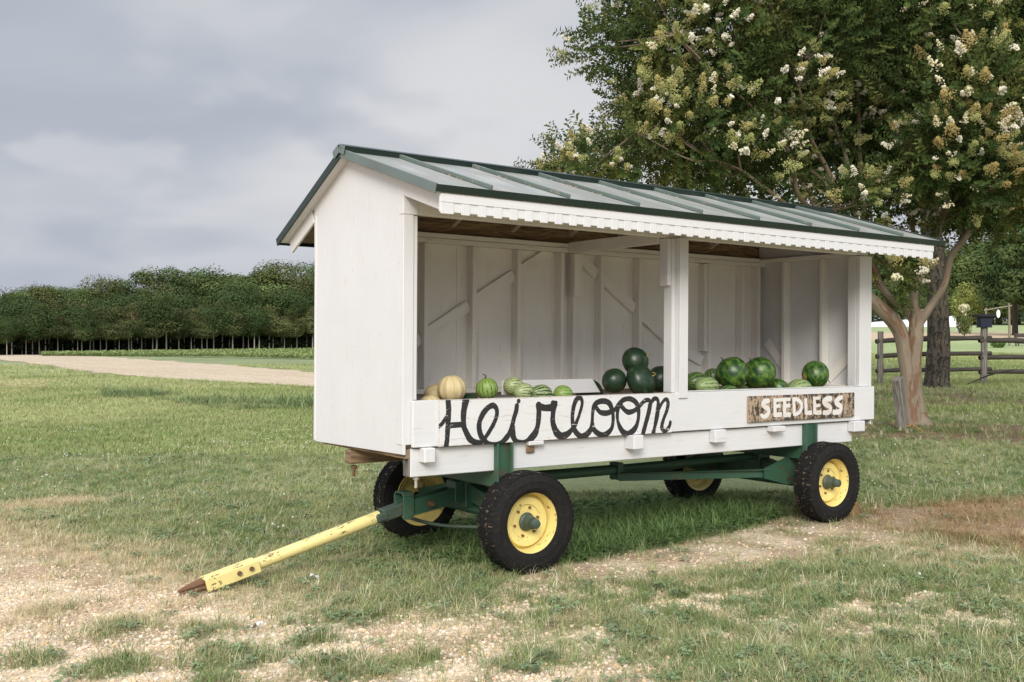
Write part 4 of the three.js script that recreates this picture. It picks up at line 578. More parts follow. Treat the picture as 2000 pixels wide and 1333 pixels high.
{
  const r = mulberry(4242), lists = [[], [], []], tips = [];
  for (const [a, u, f, w, h, den] of MASS) {
    const n = Math.round(430 * den * (0.25 + w * h)), dp = 0.45 + 0.35 * w, sx = r() * 50;
    for (let i = 0; i < n; i++) {
      let d = V(r() - 0.5, r() - 0.5, r() - 0.5); if (d.lengthSq() > 0.25 || d.lengthSq() < 0.004) { i--; continue; } d.normalize();
      const rad = Math.pow(r(), 0.45) * (0.82 + 0.5 * fbm(d.x * 2 + sx, d.y * 2 + d.z * 2 + 7, 3, 871)); if (fbm(d.x * 3.4 + sx, d.y * 3.4 + d.z * 2.3 + 17, 2, 877) < 0.36 && rad > 0.5) continue;
      const e = [a + d.x * rad * w * 1.12, u + d.y * rad * h * 1.12, f + d.z * rad * dp * 1.3], p = V(...my(...e)); const g = my(d.x, d.y + 0.35 - 0.3 * r(), d.z), q = outQ(V(g[0] + (r() - 0.5) * 0.9, g[1] + (r() - 0.5) * 0.7, g[2] + (r() - 0.5) * 0.9), r()), t = r();
      const yng = ss(0.45, 0.7, fbm(e[0] * 1.3 + 40, e[1] * 1.3 + e[2] * 1.1 + 40, 3, 883)); const col = mix3(mix3([0.045, 0.078, 0.021], [0.10, 0.14, 0.038], t), [0.30, 0.285, 0.08], yng * 0.7 * r());
      lists[Math.floor(r() * 3)].push([p, q, 0.75 + 0.55 * r(), col]);
    }
    // twigs from the nearest limb into the mass
    let best = null, bd = 1e9; for (const p of limbPts) { const dd = Math.hypot(p[0] - a, p[1] - u + 0.5, p[2] - f); if (dd < bd) { bd = dd; best = p; } }
    const gs = []; for (let i = 0; i < 5; i++) { const e = [a + (r() - 0.5) * w * 1.5, u + (r() - 0.4) * h * 1.5, f + (r() - 0.5) * dp]; const m = [mix(best[0], e[0], 0.5) + (r() - 0.5) * 0.2, mix(best[1], e[1], 0.45) - 0.05 + 0.1 * r(), mix(best[2], e[2], 0.5)]; gs.push(limb([[...my(...best), 0.02], [...my(...m), 0.013], [...my(...e), 0.004]], 4, 5)); }
    mesh('branch', merged(gs.slice(0, 1)), M.bark, myrtle); const tw = mesh('twigs', merged(gs.slice(1)), M.bark, myrtle); tw.userData.kind = 'stuff';
    const nb = Math.round((a < -1.6 || u < 4.6 ? 95 : 70) * den * Math.sqrt(w * h) + 3); for (let i = 0; i < nb; i++) { let d = V(r() - 0.5, r() * 0.9 - 0.27, r() - 0.78).normalize(); tips.push([a + d.x * w * 1.22, u + d.y * h * 1.25, f + d.z * dp * 1.75, d, a]); }
  }
  const lm = leafMat([1, 1, 1], { roughness: 0.9 });
  lists.forEach((l, i) => scatter('crown', spray(7 + i, 0.3 + 0.05 * i, 0.074, 0.02, 900 + i), lm, l, myrtle));
  // flower panicles: white in bloom, ochre where they have gone to seed
  const panicle = (seed, n, s, spread) => { const q = mulberry(seed), gs = []; const pc = (x, y, z, k) => { const g = new THREE.OctahedronGeometry(k, 0), p = g.attributes.position; for (let i = 0; i < p.count; i++) { const h = hash(Math.round(p.getX(i) * 4000), Math.round(p.getY(i) * 4000 + p.getZ(i) * 9000), seed + gs.length); p.setXYZ(i, p.getX(i) * (0.6 + 0.8 * h), p.getY(i) * (0.7 + 0.6 * h), p.getZ(i) * (0.6 + 0.9 * h)); } g.translate(x, y, z); g.computeVertexNormals(); gs.push(g); };
    for (let i = 0; i < n; i++) { const y = q(), rr = spread * (1 - y * 0.8) * Math.sqrt(q()), a = q() * 6.283; pc(rr * Math.cos(a), 0.22 * y + 0.02, rr * Math.sin(a), s * (0.7 + 0.6 * q())); }
    for (let i = 0; i < 9; i++) { const y = 0.02 + 0.2 * i / 9, a = i * 2.4, rr = spread * (1 - y * 3.6) * 0.9; gs.push(rod([0, Math.max(0, y - 0.05), 0], [rr * Math.cos(a), y + 0.02, rr * Math.sin(a)], 0.002, 0.001, 3).toNonIndexed()); } return merged(gs.map(g => { const k = g.index ? g.toNonIndexed() : g; k.deleteAttribute('uv'); return k; })); };
  const wg = [1, 2, 3].map(i => panicle(i * 13, 62, 0.0155, 0.085)), og = [4, 5, 6].map(i => panicle(i * 13, 165, 0.0085, 0.115)), mixg = [7, 8].map(i => panicle(i * 13, 40, 0.014, 0.075));
  const wm = std({ color: new THREE.Color().setRGB(0.76, 0.71, 0.57), roughness: 0.8 }), om = [[0.46, 0.40, 0.15], [0.38, 0.39, 0.14], [0.44, 0.33, 0.12]].map(c => std({ color: new THREE.Color().setRGB(...c), roughness: 0.8 })), cm = std({ color: new THREE.Color().setRGB(0.70, 0.64, 0.42), roughness: 0.8 });
  tips.sort((p, q2) => p[2] - q2[2]);
  const rest = [[], [], []];
  tips.slice(0, 4200).forEach(([a, u, f, d, ma], i) => {
    const t = r(), cl = fbm(a * 1.1 + 20, u * 1.1 + 20, 2, 887); if (cl < 0.38) return;
    const right = ss(-1.2, 0.4, ma), white = t > mix(0.62, 0.74, right), mixd = !white && t > 0.5, g = my(d.x, d.y * 0.8 + 0.25, d.z), p = V(...my(a, u, f)), q = outQ(V(g[0], g[1] * (white && r() > 0.65 ? -0.6 : 1), g[2]), r()), s = (white ? 0.7 : 0.85) * (0.7 + 0.75 * r() * r()), oc = right > 0.5 ? i % 3 : i % 2;
    if (i < 365) { const o = mesh('blossom', white ? wg[i % 3] : mixd ? mixg[i % 2] : og[i % 3], white ? wm : mixd ? cm : om[oc], myrtle); o.position.copy(p); o.quaternion.copy(q); o.scale.setScalar(s); }
    else rest[white ? 0 : mixd ? 1 : 2].push([p, q, s, white ? [0.76, 0.71, 0.57] : mixd ? [0.70, 0.64, 0.42] : [[0.46, 0.40, 0.15], [0.38, 0.39, 0.14], [0.44, 0.33, 0.12]][oc]]);
  });
  rest.forEach((l, i) => l.length && scatter('blossoms', [wg[0], mixg[0], og[0]][i], std({ roughness: 0.8 }), l, myrtle));
  console.log('blossoms', myrtle.children.filter(c => c.name.startsWith('blossom')).length, rest.map(l => l.length));
}
// ivy-green shoots low on the trunks
// ───────────── dark trunk behind, its crown above ─────────────
function darkTree(p, seed) {
  const t = thing('shade_tree', 'tall dark-barked tree standing behind the crape myrtle by the rail fence', 'tree', null, p), g = (x, y, z) => my(x, y, z);
  mesh('trunk', limb([[...g(0.0, -0.2, 0), 0.42], [...g(0, 0.15, 0), 0.32], [...g(0.03, 1, 0), 0.27], [...g(0, 2.4, 0), 0.25], [...g(-0.1, 3.6, 0), 0.26], [...g(-0.25, 5, 0), 0.22], [...g(-0.4, 8, 0.2), 0.15], [...g(-0.5, 11, 0.4), 0.06]], 8, 22, 0.2, seed), M.barkDark, t);
  const r = mulberry(seed), l = [[], []], gs = [];
  for (const [a, u, f, w, h] of [[-2.4, 6.5, 0, 1.9, 1.4], [0.2, 7.2, -0.6, 2.0, 1.6], [2.4, 6.8, 0, 2.2, 1.7], [-1.2, 9.2, 0, 2.4, 1.8], [1.6, 9.4, 0.5, 2.5, 1.8], [-3.4, 8.5, 0.6, 1.8, 1.5], [4, 8.6, 0, 2, 1.8], [0.2, 11, 0, 2.4, 1.3], [4.2, 5.6, 0.6, 1.7, 1.1], [1.2, 5.2, 1.0, 1.6, 0.8]]) {
    gs.push(limb([[...g(-0.2, Math.min(u - 1.4, 8), 0), 0.1], [...g(a * 0.5, u - 0.7, f * 0.5), 0.06], [...g(a, u, f), 0.02]], 4, 6));
    for (let i = 0; i < 520 * w * h / 3; i++) { const d = V(r() - 0.5, r() - 0.5, r() - 0.5).normalize(), rad = Math.pow(r(), 0.5) * (0.8 + 0.5 * fbm(d.x * 2 + u, d.y * 2 + d.z * 2 + 7, 3, 881)); l[i % 2].push([V(...g(a + d.x * rad * w, u + d.y * rad * h, f + d.z * rad * w)), outQ(V(d.x + r() - 0.5, d.y + r() - 0.3, d.z + r() - 0.5), r()), 1.5 + r(), mix3([0.03, 0.055, 0.02], [0.06, 0.095, 0.034], r())]); }
  }
  const bt = mesh('branch', gs[0], M.barkDark, t); gs.slice(1).forEach(q => mesh('branch', q, M.barkDark, t)); const lm = leafMat([1, 1, 1]); l.forEach((q, i) => scatter('crown', spray(7, 0.36, 0.10, 0.032, 950 + i), lm, q, t));
}
darkTree(at(0.416, 26.6), 77);

// ───────────── woods, hedge, far trees ─────────────
// crown of leaf clusters round a set of lobes [x, y, z, rx, ry]; unit height
function leafCrown(lobes, n, size, seed, flat = 0) {
  const r = mulberry(seed), pos = [], col = []; const tot = lobes.reduce((s, l) => s + l[3] * l[4], 0);
  for (const [x, y, z, rx, ry] of lobes) { const lc = 0.65 + 0.75 * r(), lw = 0.92 + 0.3 * r(); for (let i = 0; i < n * rx * ry / tot; i++) {
    const d = V(r() - 0.5, r() - 0.5, r() - 0.5).normalize(), rad = (0.66 + 0.4 * Math.pow(r(), 0.6)) * (0.8 + 0.45 * fbm(d.x * 2.4 + x * 30, d.y * 2.4 + d.z * 2.2 + 9, 3, seed)), p = V(x + d.x * rad * rx, y + d.y * rad * ry, z + d.z * rad * rx);
    const nn = d.clone().multiplyScalar(0.9).add(V(x, 0.25, z).multiplyScalar(0.8)).add(V(r() - 0.5, r() - 0.4, r() - 0.5).multiplyScalar(1.3)).normalize(), a = nn.clone().cross(V(r() - 0.5, r() - 0.5, r() - 0.5)).normalize(), b = nn.clone().cross(a), s = size * (0.6 + 0.8 * r()), c = lc * (0.7 + 0.6 * r());
    a.multiplyScalar(s); b.multiplyScalar(s * 0.6); for (const q of [[-1, 0], [0, -1], [1, 0], [-1, 0], [1, 0], [0, 1]]) { pos.push(p.x + a.x * q[0] + b.x * q[1], p.y + a.y * q[0] + b.y * q[1], p.z + a.z * q[0] + b.z * q[1]); col.push(c * lw, c, c * 0.9); }
  } }
  const g = new THREE.BufferGeometry(); g.setAttribute('position', new THREE.Float32BufferAttribute(pos, 3)); g.setAttribute('color', new THREE.Float32BufferAttribute(col, 3)); g.computeVertexNormals(); return g;
}
function lobesFor(seed, y0, w, n, cone = 0) { const r = mulberry(seed), o = [[0, (y0 + 1) / 2, 0, w * 0.75, (1 - y0) * 0.46]]; for (let i = 0; i < n; i++) { const t = r(), y = mix(y0 + 0.05, 0.92, t), k = (cone ? 1.15 - t : Math.sin(Math.PI * (0.18 + 0.74 * t))) * w, a = i * 2.4 + r(), s = (0.12 + 0.10 * r()) * (cone ? 1.1 - 0.5 * t : 1); o.push([Math.cos(a) * k * 0.9, y, Math.sin(a) * k * 0.9, s * 1.2, s * (cone ? 0.7 : 1)]); } return o; }
const foliage = (c) => new THREE.MeshPhysicalMaterial({ color: new THREE.Color().setRGB(c[0], c[1] * 1.04, c[2] * 0.82), vertexColors: true, roughness: 0.95, specularIntensity: 0.2, side: THREE.DoubleSide });
M.fGreen = [[0.075, 0.11, 0.048], [0.058, 0.09, 0.042], [0.10, 0.13, 0.058], [0.08, 0.10, 0.052], [0.12, 0.14, 0.068], [0.06, 0.095, 0.05]].map(foliage); M.fPine = [[0.05, 0.076, 0.036], [0.075, 0.09, 0.048], [0.058, 0.088, 0.042], [0.09, 0.105, 0.055]].map(foliage); M.fPale = foliage([0.20, 0.225, 0.085]); M.fDead = foliage([0.16, 0.10, 0.07]);
M.trunkPale = std({ color: new THREE.Color().setRGB(0.42, 0.36, 0.30), roughness: 0.9 }); M.trunkDark = std({ color: new THREE.Color().setRGB(0.07, 0.055, 0.042), roughness: 0.9 });
function proto(name, crown, tr, th, trunkMat, mat) { const o = new THREE.Group(); o.name = name; const t = shadows(new THREE.Mesh(limb([[0, -0.03, 0, tr * 1.25], [0.004, 0.2, 0, tr], [-0.004, th, 0.003, tr * 0.45]], 3, 7), trunkMat)); t.name = 'trunk'; const c = shadows(new THREE.Mesh(crown, mat)); c.name = 'crown'; o.add(t, c); return o; }
const BROAD = [0, 1, 2, 3, 4, 5].map(i => proto('broadleaf_tree', leafCrown(lobesFor(1000 + i, 0.26, i % 3 === 2 ? 0.2 : 0.28, 13, i % 3 === 2), 12500, 0.0115, 1100 + i), 0.022, 0.7, M.trunkDark, M.fGreen[i]));
const EDGE = [0, 1, 2, 3].map(i => proto('edge_pine', leafCrown(lobesFor(1200 + i, 0.42, 0.18, 13, i % 2), 7000, 0.0135, 1300 + i), 0.011, 0.8, M.trunkPale, M.fPine[i]));
const DEAD = proto('edge_pine', leafCrown(lobesFor(1250, 0.36, 0.15, 12, 0.6), 700, 0.02, 1350), 0.0125, 0.9, M.trunkPale, M.fDead);
function plant(src, name, p, h, turn, label, cat, group, wide = 1) { const o = src.clone(); o.name = numbered(name); o.position.set(...p); o.scale.set(h * wide, h, h * wide); o.rotation.y = turn; tag(o, label, cat, group); scene.add(o); return o; }
{
  const r = mulberry(515); const edgeD = s => 104 + Math.max(0, s + 0.5) * 147;
  // skyline: bearing, height over the wood's foot as a share of distance
  const SKY = [[-0.62, 0.076], [-0.5, 0.0745], [-0.485, 0.076], [-0.465, 0.073], [-0.455, 0.064], [-0.42, 0.066], [-0.413, 0.058], [-0.402, 0.066], [-0.38, 0.072], [-0.35, 0.082], [-0.335, 0.083], [-0.315, 0.084], [-0.3, 0.076], [-0.285, 0.081], [-0.265, 0.085], [-0.245, 0.09], [-0.23, 0.085], [-0.21, 0.083], [-0.16, 0.085], [-0.08, 0.083]];
  const G1 = 'slender pines along the edge of the wood', G2 = 'broad trees rising over the wood edge';
  for (let i = 0; i < 78; i++) { const s = -0.575 + i * 0.0062 + (r() - 0.5) * 0.005, d = edgeD(s) + (r() - 0.3) * 2.5, dead = i === 17 || i === 33; plant(dead ? DEAD : EDGE[Math.floor(r() * 4)], 'edge_pine', at(s, d), d * (0.034 + 0.026 * r() * r()), r() * 6, dead ? (i === 17 ? 'rust brown dying pine near the far left of the wood edge' : 'small brown dying pine in the middle of the wood edge') : 'slender dark pine with a bare pale trunk in the front row of the wood', 'tree', dead ? null : G1, 0.95 + 0.4 * r()); }
  for (let i = 0; i < 40; i++) { const s = -0.6 + i * 0.0125 + (r() - 0.5) * 0.01, d = edgeD(s) + 4 + 5 * r(); plant(EDGE[Math.floor(r() * 3)], 'inner_pine', at(s, d), d * (0.046 + 0.014 * r()), r() * 6, 'dark pine a row back behind the pale trunks of the wood edge', 'tree', 'pines of the second row in the wood', 1.25); }
  for (let i = 0; i < 46; i++) { const s = -0.62 + i * 0.0115 + (r() - 0.5) * 0.006, d = edgeD(s) + 9 + 6 * r(); plant(BROAD[Math.floor(r() * 6)], 'broadleaf_tree', at(s, d), (d) * lin(SKY, s) * (0.70 + 0.36 * r()), r() * 6, 'tall round-crowned tree rising over the pines of the wood', 'tree', G2, 0.95 + 0.35 * r()); }
  // underwood, leaves coloured near black for the shade between the trunks
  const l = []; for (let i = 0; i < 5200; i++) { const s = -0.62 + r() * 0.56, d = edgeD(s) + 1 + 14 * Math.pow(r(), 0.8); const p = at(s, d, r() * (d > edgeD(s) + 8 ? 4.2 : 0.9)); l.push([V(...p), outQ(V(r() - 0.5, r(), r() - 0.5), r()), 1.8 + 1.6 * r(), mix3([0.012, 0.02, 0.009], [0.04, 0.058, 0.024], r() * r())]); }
  const u = scatter('undergrowth', spray(6, 0.4, 0.2, 0.08, 1400), leafMat([1, 1, 1]), l, scene); tag(u, 'dark undergrowth coloured with the shade inside the wood behind the pale trunks', 'undergrowth', null, 'stuff');
  // clipped hedge at the wood's foot and the rows of crops before it
  const hd = []; for (let i = 0; i < 2600; i++) { const t = r(), s = -0.252 + 0.13 * t, d = 141 + 22 * t + r() * 3; hd.push([V(...at(s, d, Math.sqrt(r()) * 1.05 * ss(0, 0.06, t))), outQ(V(r() - 0.5, r(), r() - 0.5), r()), 0.9 + 0.6 * r(), mix3([0.05, 0.085, 0.028], [0.08, 0.12, 0.045], r())]); }
  const h = scatter('hedge', spray(6, 0.4, 0.2, 0.09, 1402), leafMat([1, 1, 1]), hd, scene); tag(h, 'low dark green hedge at the foot of the wood beside the stand', 'hedge', null, 'stuff');
  const cr = []; for (let i = 0; i < 9000; i++) { const s = -0.46 + r() * 0.40, t = r(), far = edgeD(s) - 3, near = lin([[-0.46, 99], [-0.29, 92], [-0.19, 80], [-0.05, 72]], s), d = mix(near, far, t); if (d > far) continue; cr.push([V(...at(s, d, 0)), outQ(V((r() - 0.5) * 0.8, 1, (r() - 0.5) * 0.8), r()), 0.5 + 0.5 * r(), mix3([0.20, 0.26, 0.09], [0.32, 0.38, 0.16], r())]); }
  const c = scatter('crop_plants', spray(4, 0.4, 0.24, 0.11, 1404), leafMat([1, 1, 1]), cr, scene); tag(c, 'rows of leafy green crops in the bed before the wood', 'crops', null, 'stuff');
}
// right-hand distance: wood on the rise, pines, pale tree
{
  const r = mulberry(616);
  for (let i = 0; i < 20; i++) { const s = 0.20 + i * 0.0185 + (r() - 0.5) * 0.008, d = 222 + 16 * r(); plant(BROAD[i % 4], 'broadleaf_tree', at(s, d, -1), d * (0.074 + 0.016 * r() + (s > 0.44 ? 0.012 : 0)), r() * 6, 'round-crowned tree in the far wood on the rise behind the greenhouse', 'tree', 'trees of the far wood behind the greenhouse', 1.25); }
  for (let i = 0; i < 22; i++) { const s = 0.19 + i * 0.0175, d = 216 + 6 * r(); plant(BROAD[(i + 1) % 4], 'broadleaf_tree', at(s, d, -1.5), d * (0.040 + 0.012 * r()), r() * 6, 'smaller tree along the foot of the far wood on the rise', 'tree', 'small trees at the foot of the far wood', 1.6); }
  const pine = () => leafCrown([[0, 0.55, 0, 0.22, 0.14], [-0.28, 0.42, 0.05, 0.2, 0.085], [0.25, 0.45, 0, 0.2, 0.08], [-0.15, 0.62, 0.05, 0.2, 0.1], [0.12, 0.7, 0, 0.2, 0.1], [-0.05, 0.83, 0, 0.17, 0.1], [0.05, 0.93, 0, 0.1, 0.08], [-0.36, 0.31, 0, 0.14, 0.06], [0.0, 0.36, 0, 0.26, 0.09], [0.3, 0.33, 0.1, 0.16, 0.07], [-0.2, 0.27, 0.1, 0.16, 0.05]], 7000, 0.016, 1500);
  const P1 = proto('pine_tree', pine(), 0.02, 0.9, M.trunkDark, M.fPine[0]);
  plant(P1, 'pine_tree', at(0.492, 118), 14.5, 0.6, 'big dark pine spreading over the lawn behind the birdhouse', 'tree', null); plant(P1, 'pine_tree', at(0.545, 110), 17, 3.6, 'tall dark pine cut by the edge of the picture behind the hanging sign', 'tree', null, 0.9);
  const pale = proto('pale_tree', leafCrown([[0, 0.6, 0, 0.3, 0.28], [-0.22, 0.5, 0, 0.2, 0.2], [0.2, 0.52, 0, 0.22, 0.2], [0.02, 0.84, 0, 0.22, 0.15], [-0.1, 0.72, 0.1, 0.2, 0.15], [0.12, 0.35, 0, 0.2, 0.14], [-0.2, 0.32, 0, 0.16, 0.12]], 4200, 0.02, 1510), 0.02, 0.7, M.trunkDark, M.fPale); plant(pale, 'pale_tree', at(0.444, 130), 6.6, 0, 'small pale green tree on the lawn left of the birdhouse', 'tree', null, 0.9);
  const bush = proto('flowering_shrub', leafCrown([[0, 0.55, 0, 0.34, 0.34], [0.2, 0.4, 0, 0.3, 0.3], [-0.2, 0.4, 0, 0.3, 0.3]], 1500, 0.04, 1520), 0.03, 0.5, M.trunkDark, M.fGreen[2]); const fs = plant(bush, 'flowering_shrub', at(0.4425, 108), 3.6, 0, 'shrub with pale pink flowers in front of the pale green tree', 'shrub', null, 0.55);
  mesh('blossom', leafCrown([[0, 0.86, 0, 0.3, 0.12], [-0.2, 0.7, 0.1, 0.14, 0.08], [0.25, 0.66, -0.1, 0.12, 0.08]], 260, 0.035, 1530), foliage([0.62, 0.52, 0.5]), fs);
  const low = proto('round_shrub', leafCrown([[0, 0.45, 0, 0.62, 0.42], [0.4, 0.38, 0, 0.4, 0.35], [-0.4, 0.4, 0, 0.4, 0.35]], 1800, 0.07, 1540), 0.03, 0.4, M.trunkDark, M.fGreen[0]); plant(low, 'round_shrub', at(0.4755, 71), 0.75, 0, 'low rounded dark shrub on the lawn beside the tall pale pole', 'shrub', null);
}
// ───────────── fence, birdhouse, leaning post, greenhouse, hanging sign ─────────────
{
  const P = (px, d, up) => at(px, d, up);
  const f = thing('rail_fence', 'weathered wooden post and rail fence across the lawn', 'fence'); const g0 = landY(...site(28, 28 * 0.36));
  const A = at(0.36, 28.1), B = at(0.461, 28.2), Cc = at(0.565, 28.4), Z = at(0.262, 28.0);
  const post = (p, h, w, lean) => mesh('fence_post', limb([[p[0], p[1] - 0.2, p[2], w], [p[0] + lean, p[1] + h * 0.5, p[2], w * 0.97], [p[0] + lean * 1.5, p[1] + h, p[2], w * 0.93]], 4, 8, 0.25, p[0]), M.grey, f);
  post(A, 1.46, 0.085, 0.01); post(B, 1.6, 0.095, 0.03); post(Cc, 1.5, 0.09, 0); 
  const rail = (a, ya, b, yb, w, s) => { const m = [mix(a[0], b[0], 0.5), a[1] + (ya + yb) / 2 + 0.03 * Math.sin(s), mix(a[2], b[2], 0.5)]; const d = [b[0] - a[0], b[2] - a[2]], l = Math.hypot(...d); d[0] /= l; d[1] /= l; mesh('fence_rail', limb([[a[0] - d[0] * 0.12, a[1] + ya, a[2] - d[1] * 0.12, w * 0.9], [mix(a[0], b[0], 0.25), mix(a[1] + ya, m[1], 0.5) + 0.02, mix(a[2], b[2], 0.25), w], [m[0], m[1], m[2], w], [b[0] + d[0] * 0.22, b[1] + yb, b[2] + d[1] * 0.22, w * 0.85]], 5, 7, 0.3, s), M.fenceRail, f); };
  M.fenceRail = std({ map: bareTex([0.045, 0.038, 0.03], [0.10, 0.085, 0.068], [0.025, 0.02, 0.016], 73), roughness: 0.95 });
  [[1.18, 1.28, 0.075], [0.77, 0.85, 0.07], [0.37, 0.42, 0.06]].forEach(([a, b, w], i) => rail(A, a, B, b, w, i + 1)); [[1.2, 1.2, 0.075], [0.73, 0.74, 0.075], [0.32, 0.3, 0.065]].forEach(([a, b, w], i) => rail(B, a, Cc, b, w, i + 5));
  const nv = std({ color: new THREE.Color().setRGB(0.008, 0.011, 0.03), roughness: 0.6 }), bh = thing('birdhouse', 'navy blue birdhouse on top of a fence post', 'birdhouse', null, [B[0] + 0.045, B[1] + 1.58, B[2]]); bh.rotation.y = -0.55;
  const box = new THREE.Shape(); box.moveTo(-0.15, 0); box.lineTo(0.15, 0); box.lineTo(0.17, 0.27); box.lineTo(-0.17, 0.27); box.closePath(); const ho = new THREE.Path(); ho.absarc(0, 0.15, 0.055, 0, 6.283, true); box.holes.push(ho); const fg = new THREE.ExtrudeGeometry(box, { depth: 0.02, bevelEnabled: false, curveSegments: 16 }); fg.translate(0, 0, 0.11); mesh('front_panel', fg, nv, bh); mesh('house_box', [cbox(-0.15, 0.15, 0, 0.26, -0.13, 0.09)][0], nv, bh); mesh('roof', cbox(-0.25, 0.25, 0.272, 0.345, -0.2, 0.2, 0.008), std({ color: new THREE.Color().setRGB(0.012, 0.012, 0.014), roughness: 0.7 }), bh); mesh('floor', cbox(-0.16, 0.16, -0.02, -0.001, -0.15, 0.14), nv, bh);
  const br = mesh('fallen_branch', limb([[...at(0.445, 27.6, 0.02), 0.018], [...at(0.462, 27.7, 0.22), 0.02], [...at(0.476, 27.9, 0.33), 0.022], [...at(0.491, 28.1, 0.4), 0.012]], 5, 6, 0.3), M.barkDark); tag(br, 'thin bare branch leaning on the lowest rail under the birdhouse', 'branch');
  const lp = at(0.3825, 14.5), lean = thing('leaning_post', 'grey weathered post leaning in front of the crape myrtle trunk', 'post', null, lp); { const g = cbox(-0.098, 0.098, -0.1, 0.76, -0.06, 0.06, 0.008, 1); const b = mesh('post', g, M.grey, lean); b.rotation.set(-0.05, 0.35, 0.27); }
  const orange = std({ color: new THREE.Color().setRGB(0.62, 0.24, 0.03), roughness: 0.8 }), rp = mesh('orange_rope', (() => { const c = []; const e = my(0, 0, 0); for (let i = 0; i <= 12; i++) { const a = i / 12 * 6.283 - 0.4; c.push([lp[0] + my(0.10 * Math.cos(a), 0, 0.085 * Math.sin(a))[0] - 0.008, lp[1] + 0.075 + 0.02 * Math.sin(a), lp[2] + my(0.10 * Math.cos(a), 0, 0.085 * Math.sin(a))[2], 0.006]); } const t = [0.12, 0.17, 0.24, 0.31].map((q, i) => { const m = my(q, 0, -0.06 - 0.1 * i); return [lp[0] + m[0], lp[1] + 0.07 - 0.05 * i + (i === 3 ? 0.06 : 0), lp[2] + m[2], 0.006]; }); return merged([limb(c, 3, 6), limb(t, 4, 6)]); })(), orange); tag(rp, 'orange rope tied round the foot of the leaning post', 'rope');
  const gh = thing('greenhouse', 'long low white polytunnel greenhouse beyond the tilled strip', 'greenhouse'); { const d0 = 200, a = at(0.25, d0 + 2, -0.1), b = at(0.43, d0, -0.1), dx = b[0] - a[0], dz = b[2] - a[2], l = Math.hypot(dx, dz), pos = []; const prof = []; for (let i = 0; i <= 10; i++) { const t = Math.PI * i / 10; prof.push([-2.6 * Math.cos(t), 2.15 * Math.pow(Math.sin(t), 0.6)]); } const nx = -dz / l, nz = dx / l, N = 16; const pt = (k, i) => [a[0] + dx * k / N + nx * prof[i][0], a[1] + (b[1] - a[1]) * k / N + prof[i][1], a[2] + dz * k / N + nz * prof[i][0]]; for (let k = 0; k < N; k++) for (let i = 0; i < 10; i++) { const q = [pt(k, i), pt(k + 1, i), pt(k + 1, i + 1), pt(k, i + 1)]; for (const j of [0, 1, 2, 0, 2, 3]) pos.push(...q[j]); } const g = new THREE.BufferGeometry(); g.setAttribute('position', new THREE.Float32BufferAttribute(pos, 3)); g.computeVertexNormals(); mesh('cover', g, std({ color: new THREE.Color().setRGB(0.72, 0.73, 0.75), roughness: 0.4, side: THREE.DoubleSide }), gh);
    for (const k of [0, N]) { const e = []; for (let i = 1; i < 10; i++) for (const j of [0, i, i + 1]) e.push(...pt(k, j)); const eg = new THREE.BufferGeometry(); eg.setAttribute('position', new THREE.Float32BufferAttribute(e, 3)); eg.computeVertexNormals(); mesh('end_wall', eg, std({ color: new THREE.Color().setRGB(0.6, 0.6, 0.6), roughness: 0.5, side: THREE.DoubleSide }), gh); } for (let k = 0; k <= N; k += 2) { const P2 = []; for (let i = 0; i <= 10; i++) { const q = pt(k, i); P2.push([q[0], q[1] + 0.03, q[2], 0.05]); } mesh('hoop', limb(P2, 2, 5), std({ color: new THREE.Color().setRGB(0.55, 0.56, 0.58), roughness: 0.5 }), gh); } }
  const hp = at(0.439, 150), hut = thing('white_shed', 'tiny white shed at the far side of the lawn beyond the tilled strip', 'shed', null, hp); mesh('walls', cbox(-0.45, 0.45, -0.2, 1.0, -0.45, 0.45), M.paint, hut); { const s = new THREE.Shape(); s.moveTo(-0.5, 1.003); s.lineTo(0.5, 1.003); s.lineTo(0, 1.32); s.closePath(); const g = new THREE.ExtrudeGeometry(s, { depth: 1, bevelEnabled: false }); g.translate(0, 0, -0.5); mesh('roof', g, M.paint, hut); }
  const sg = thing('hanging_sign', 'small white oval sign hanging from a rustic pole frame on the lawn', 'sign'); const pA = at(0.4865, 75), pB = at(0.4635, 75.4), oak = std({ color: new THREE.Color().setRGB(0.24, 0.19, 0.14), roughness: 0.95 });
  mesh('frame_pole', limb([[pA[0], pA[1] - 0.2, pA[2], 0.10], [pA[0], pA[1] + 1.5, pA[2], 0.085], [pA[0] - 0.03, pA[1] + 3.15, pA[2], 0.07]], 4, 7, 0.3, 3), oak, sg); mesh('frame_pole', limb([[pB[0], pB[1] - 0.2, pB[2], 0.10], [pB[0] + 0.02, pB[1] + 1.5, pB[2], 0.085], [pB[0], pB[1] + 2.8, pB[2], 0.07]], 4, 7, 0.3, 4), oak, sg); const top = (p, h, e) => [p[0] + e * AX.r[0], p[1] + h, p[2] + e * AX.r[1], 0.06]; mesh('frame_beam', limb([top(pB, 2.62, -0.15), top([mix(pA[0], pB[0], 0.5), (pA[1] + pB[1]) / 2, mix(pA[2], pB[2], 0.5)], 2.78, 0), top(pA, 2.95, 0.2)], 4, 6, 0.3, 5), oak, sg);
  { const p = at(0.4757, 75, 0), w = std({ color: new THREE.Color().setRGB(0.78, 0.79, 0.77), roughness: 0.5 }), g = new THREE.CylinderGeometry(0.25, 0.25, 0.03, 28); g.rotateX(Math.PI / 2); g.scale(0.56, 1.2, 1); g.rotateY(-0.6); g.translate(p[0], p[1] + 2.36, p[2]); mesh('sign_disc', g, w, sg); mesh('hook', rod([p[0], p[1] + 2.65, p[2]], [p[0], p[1] + 2.8, p[2]], 0.012), M.black, sg); }
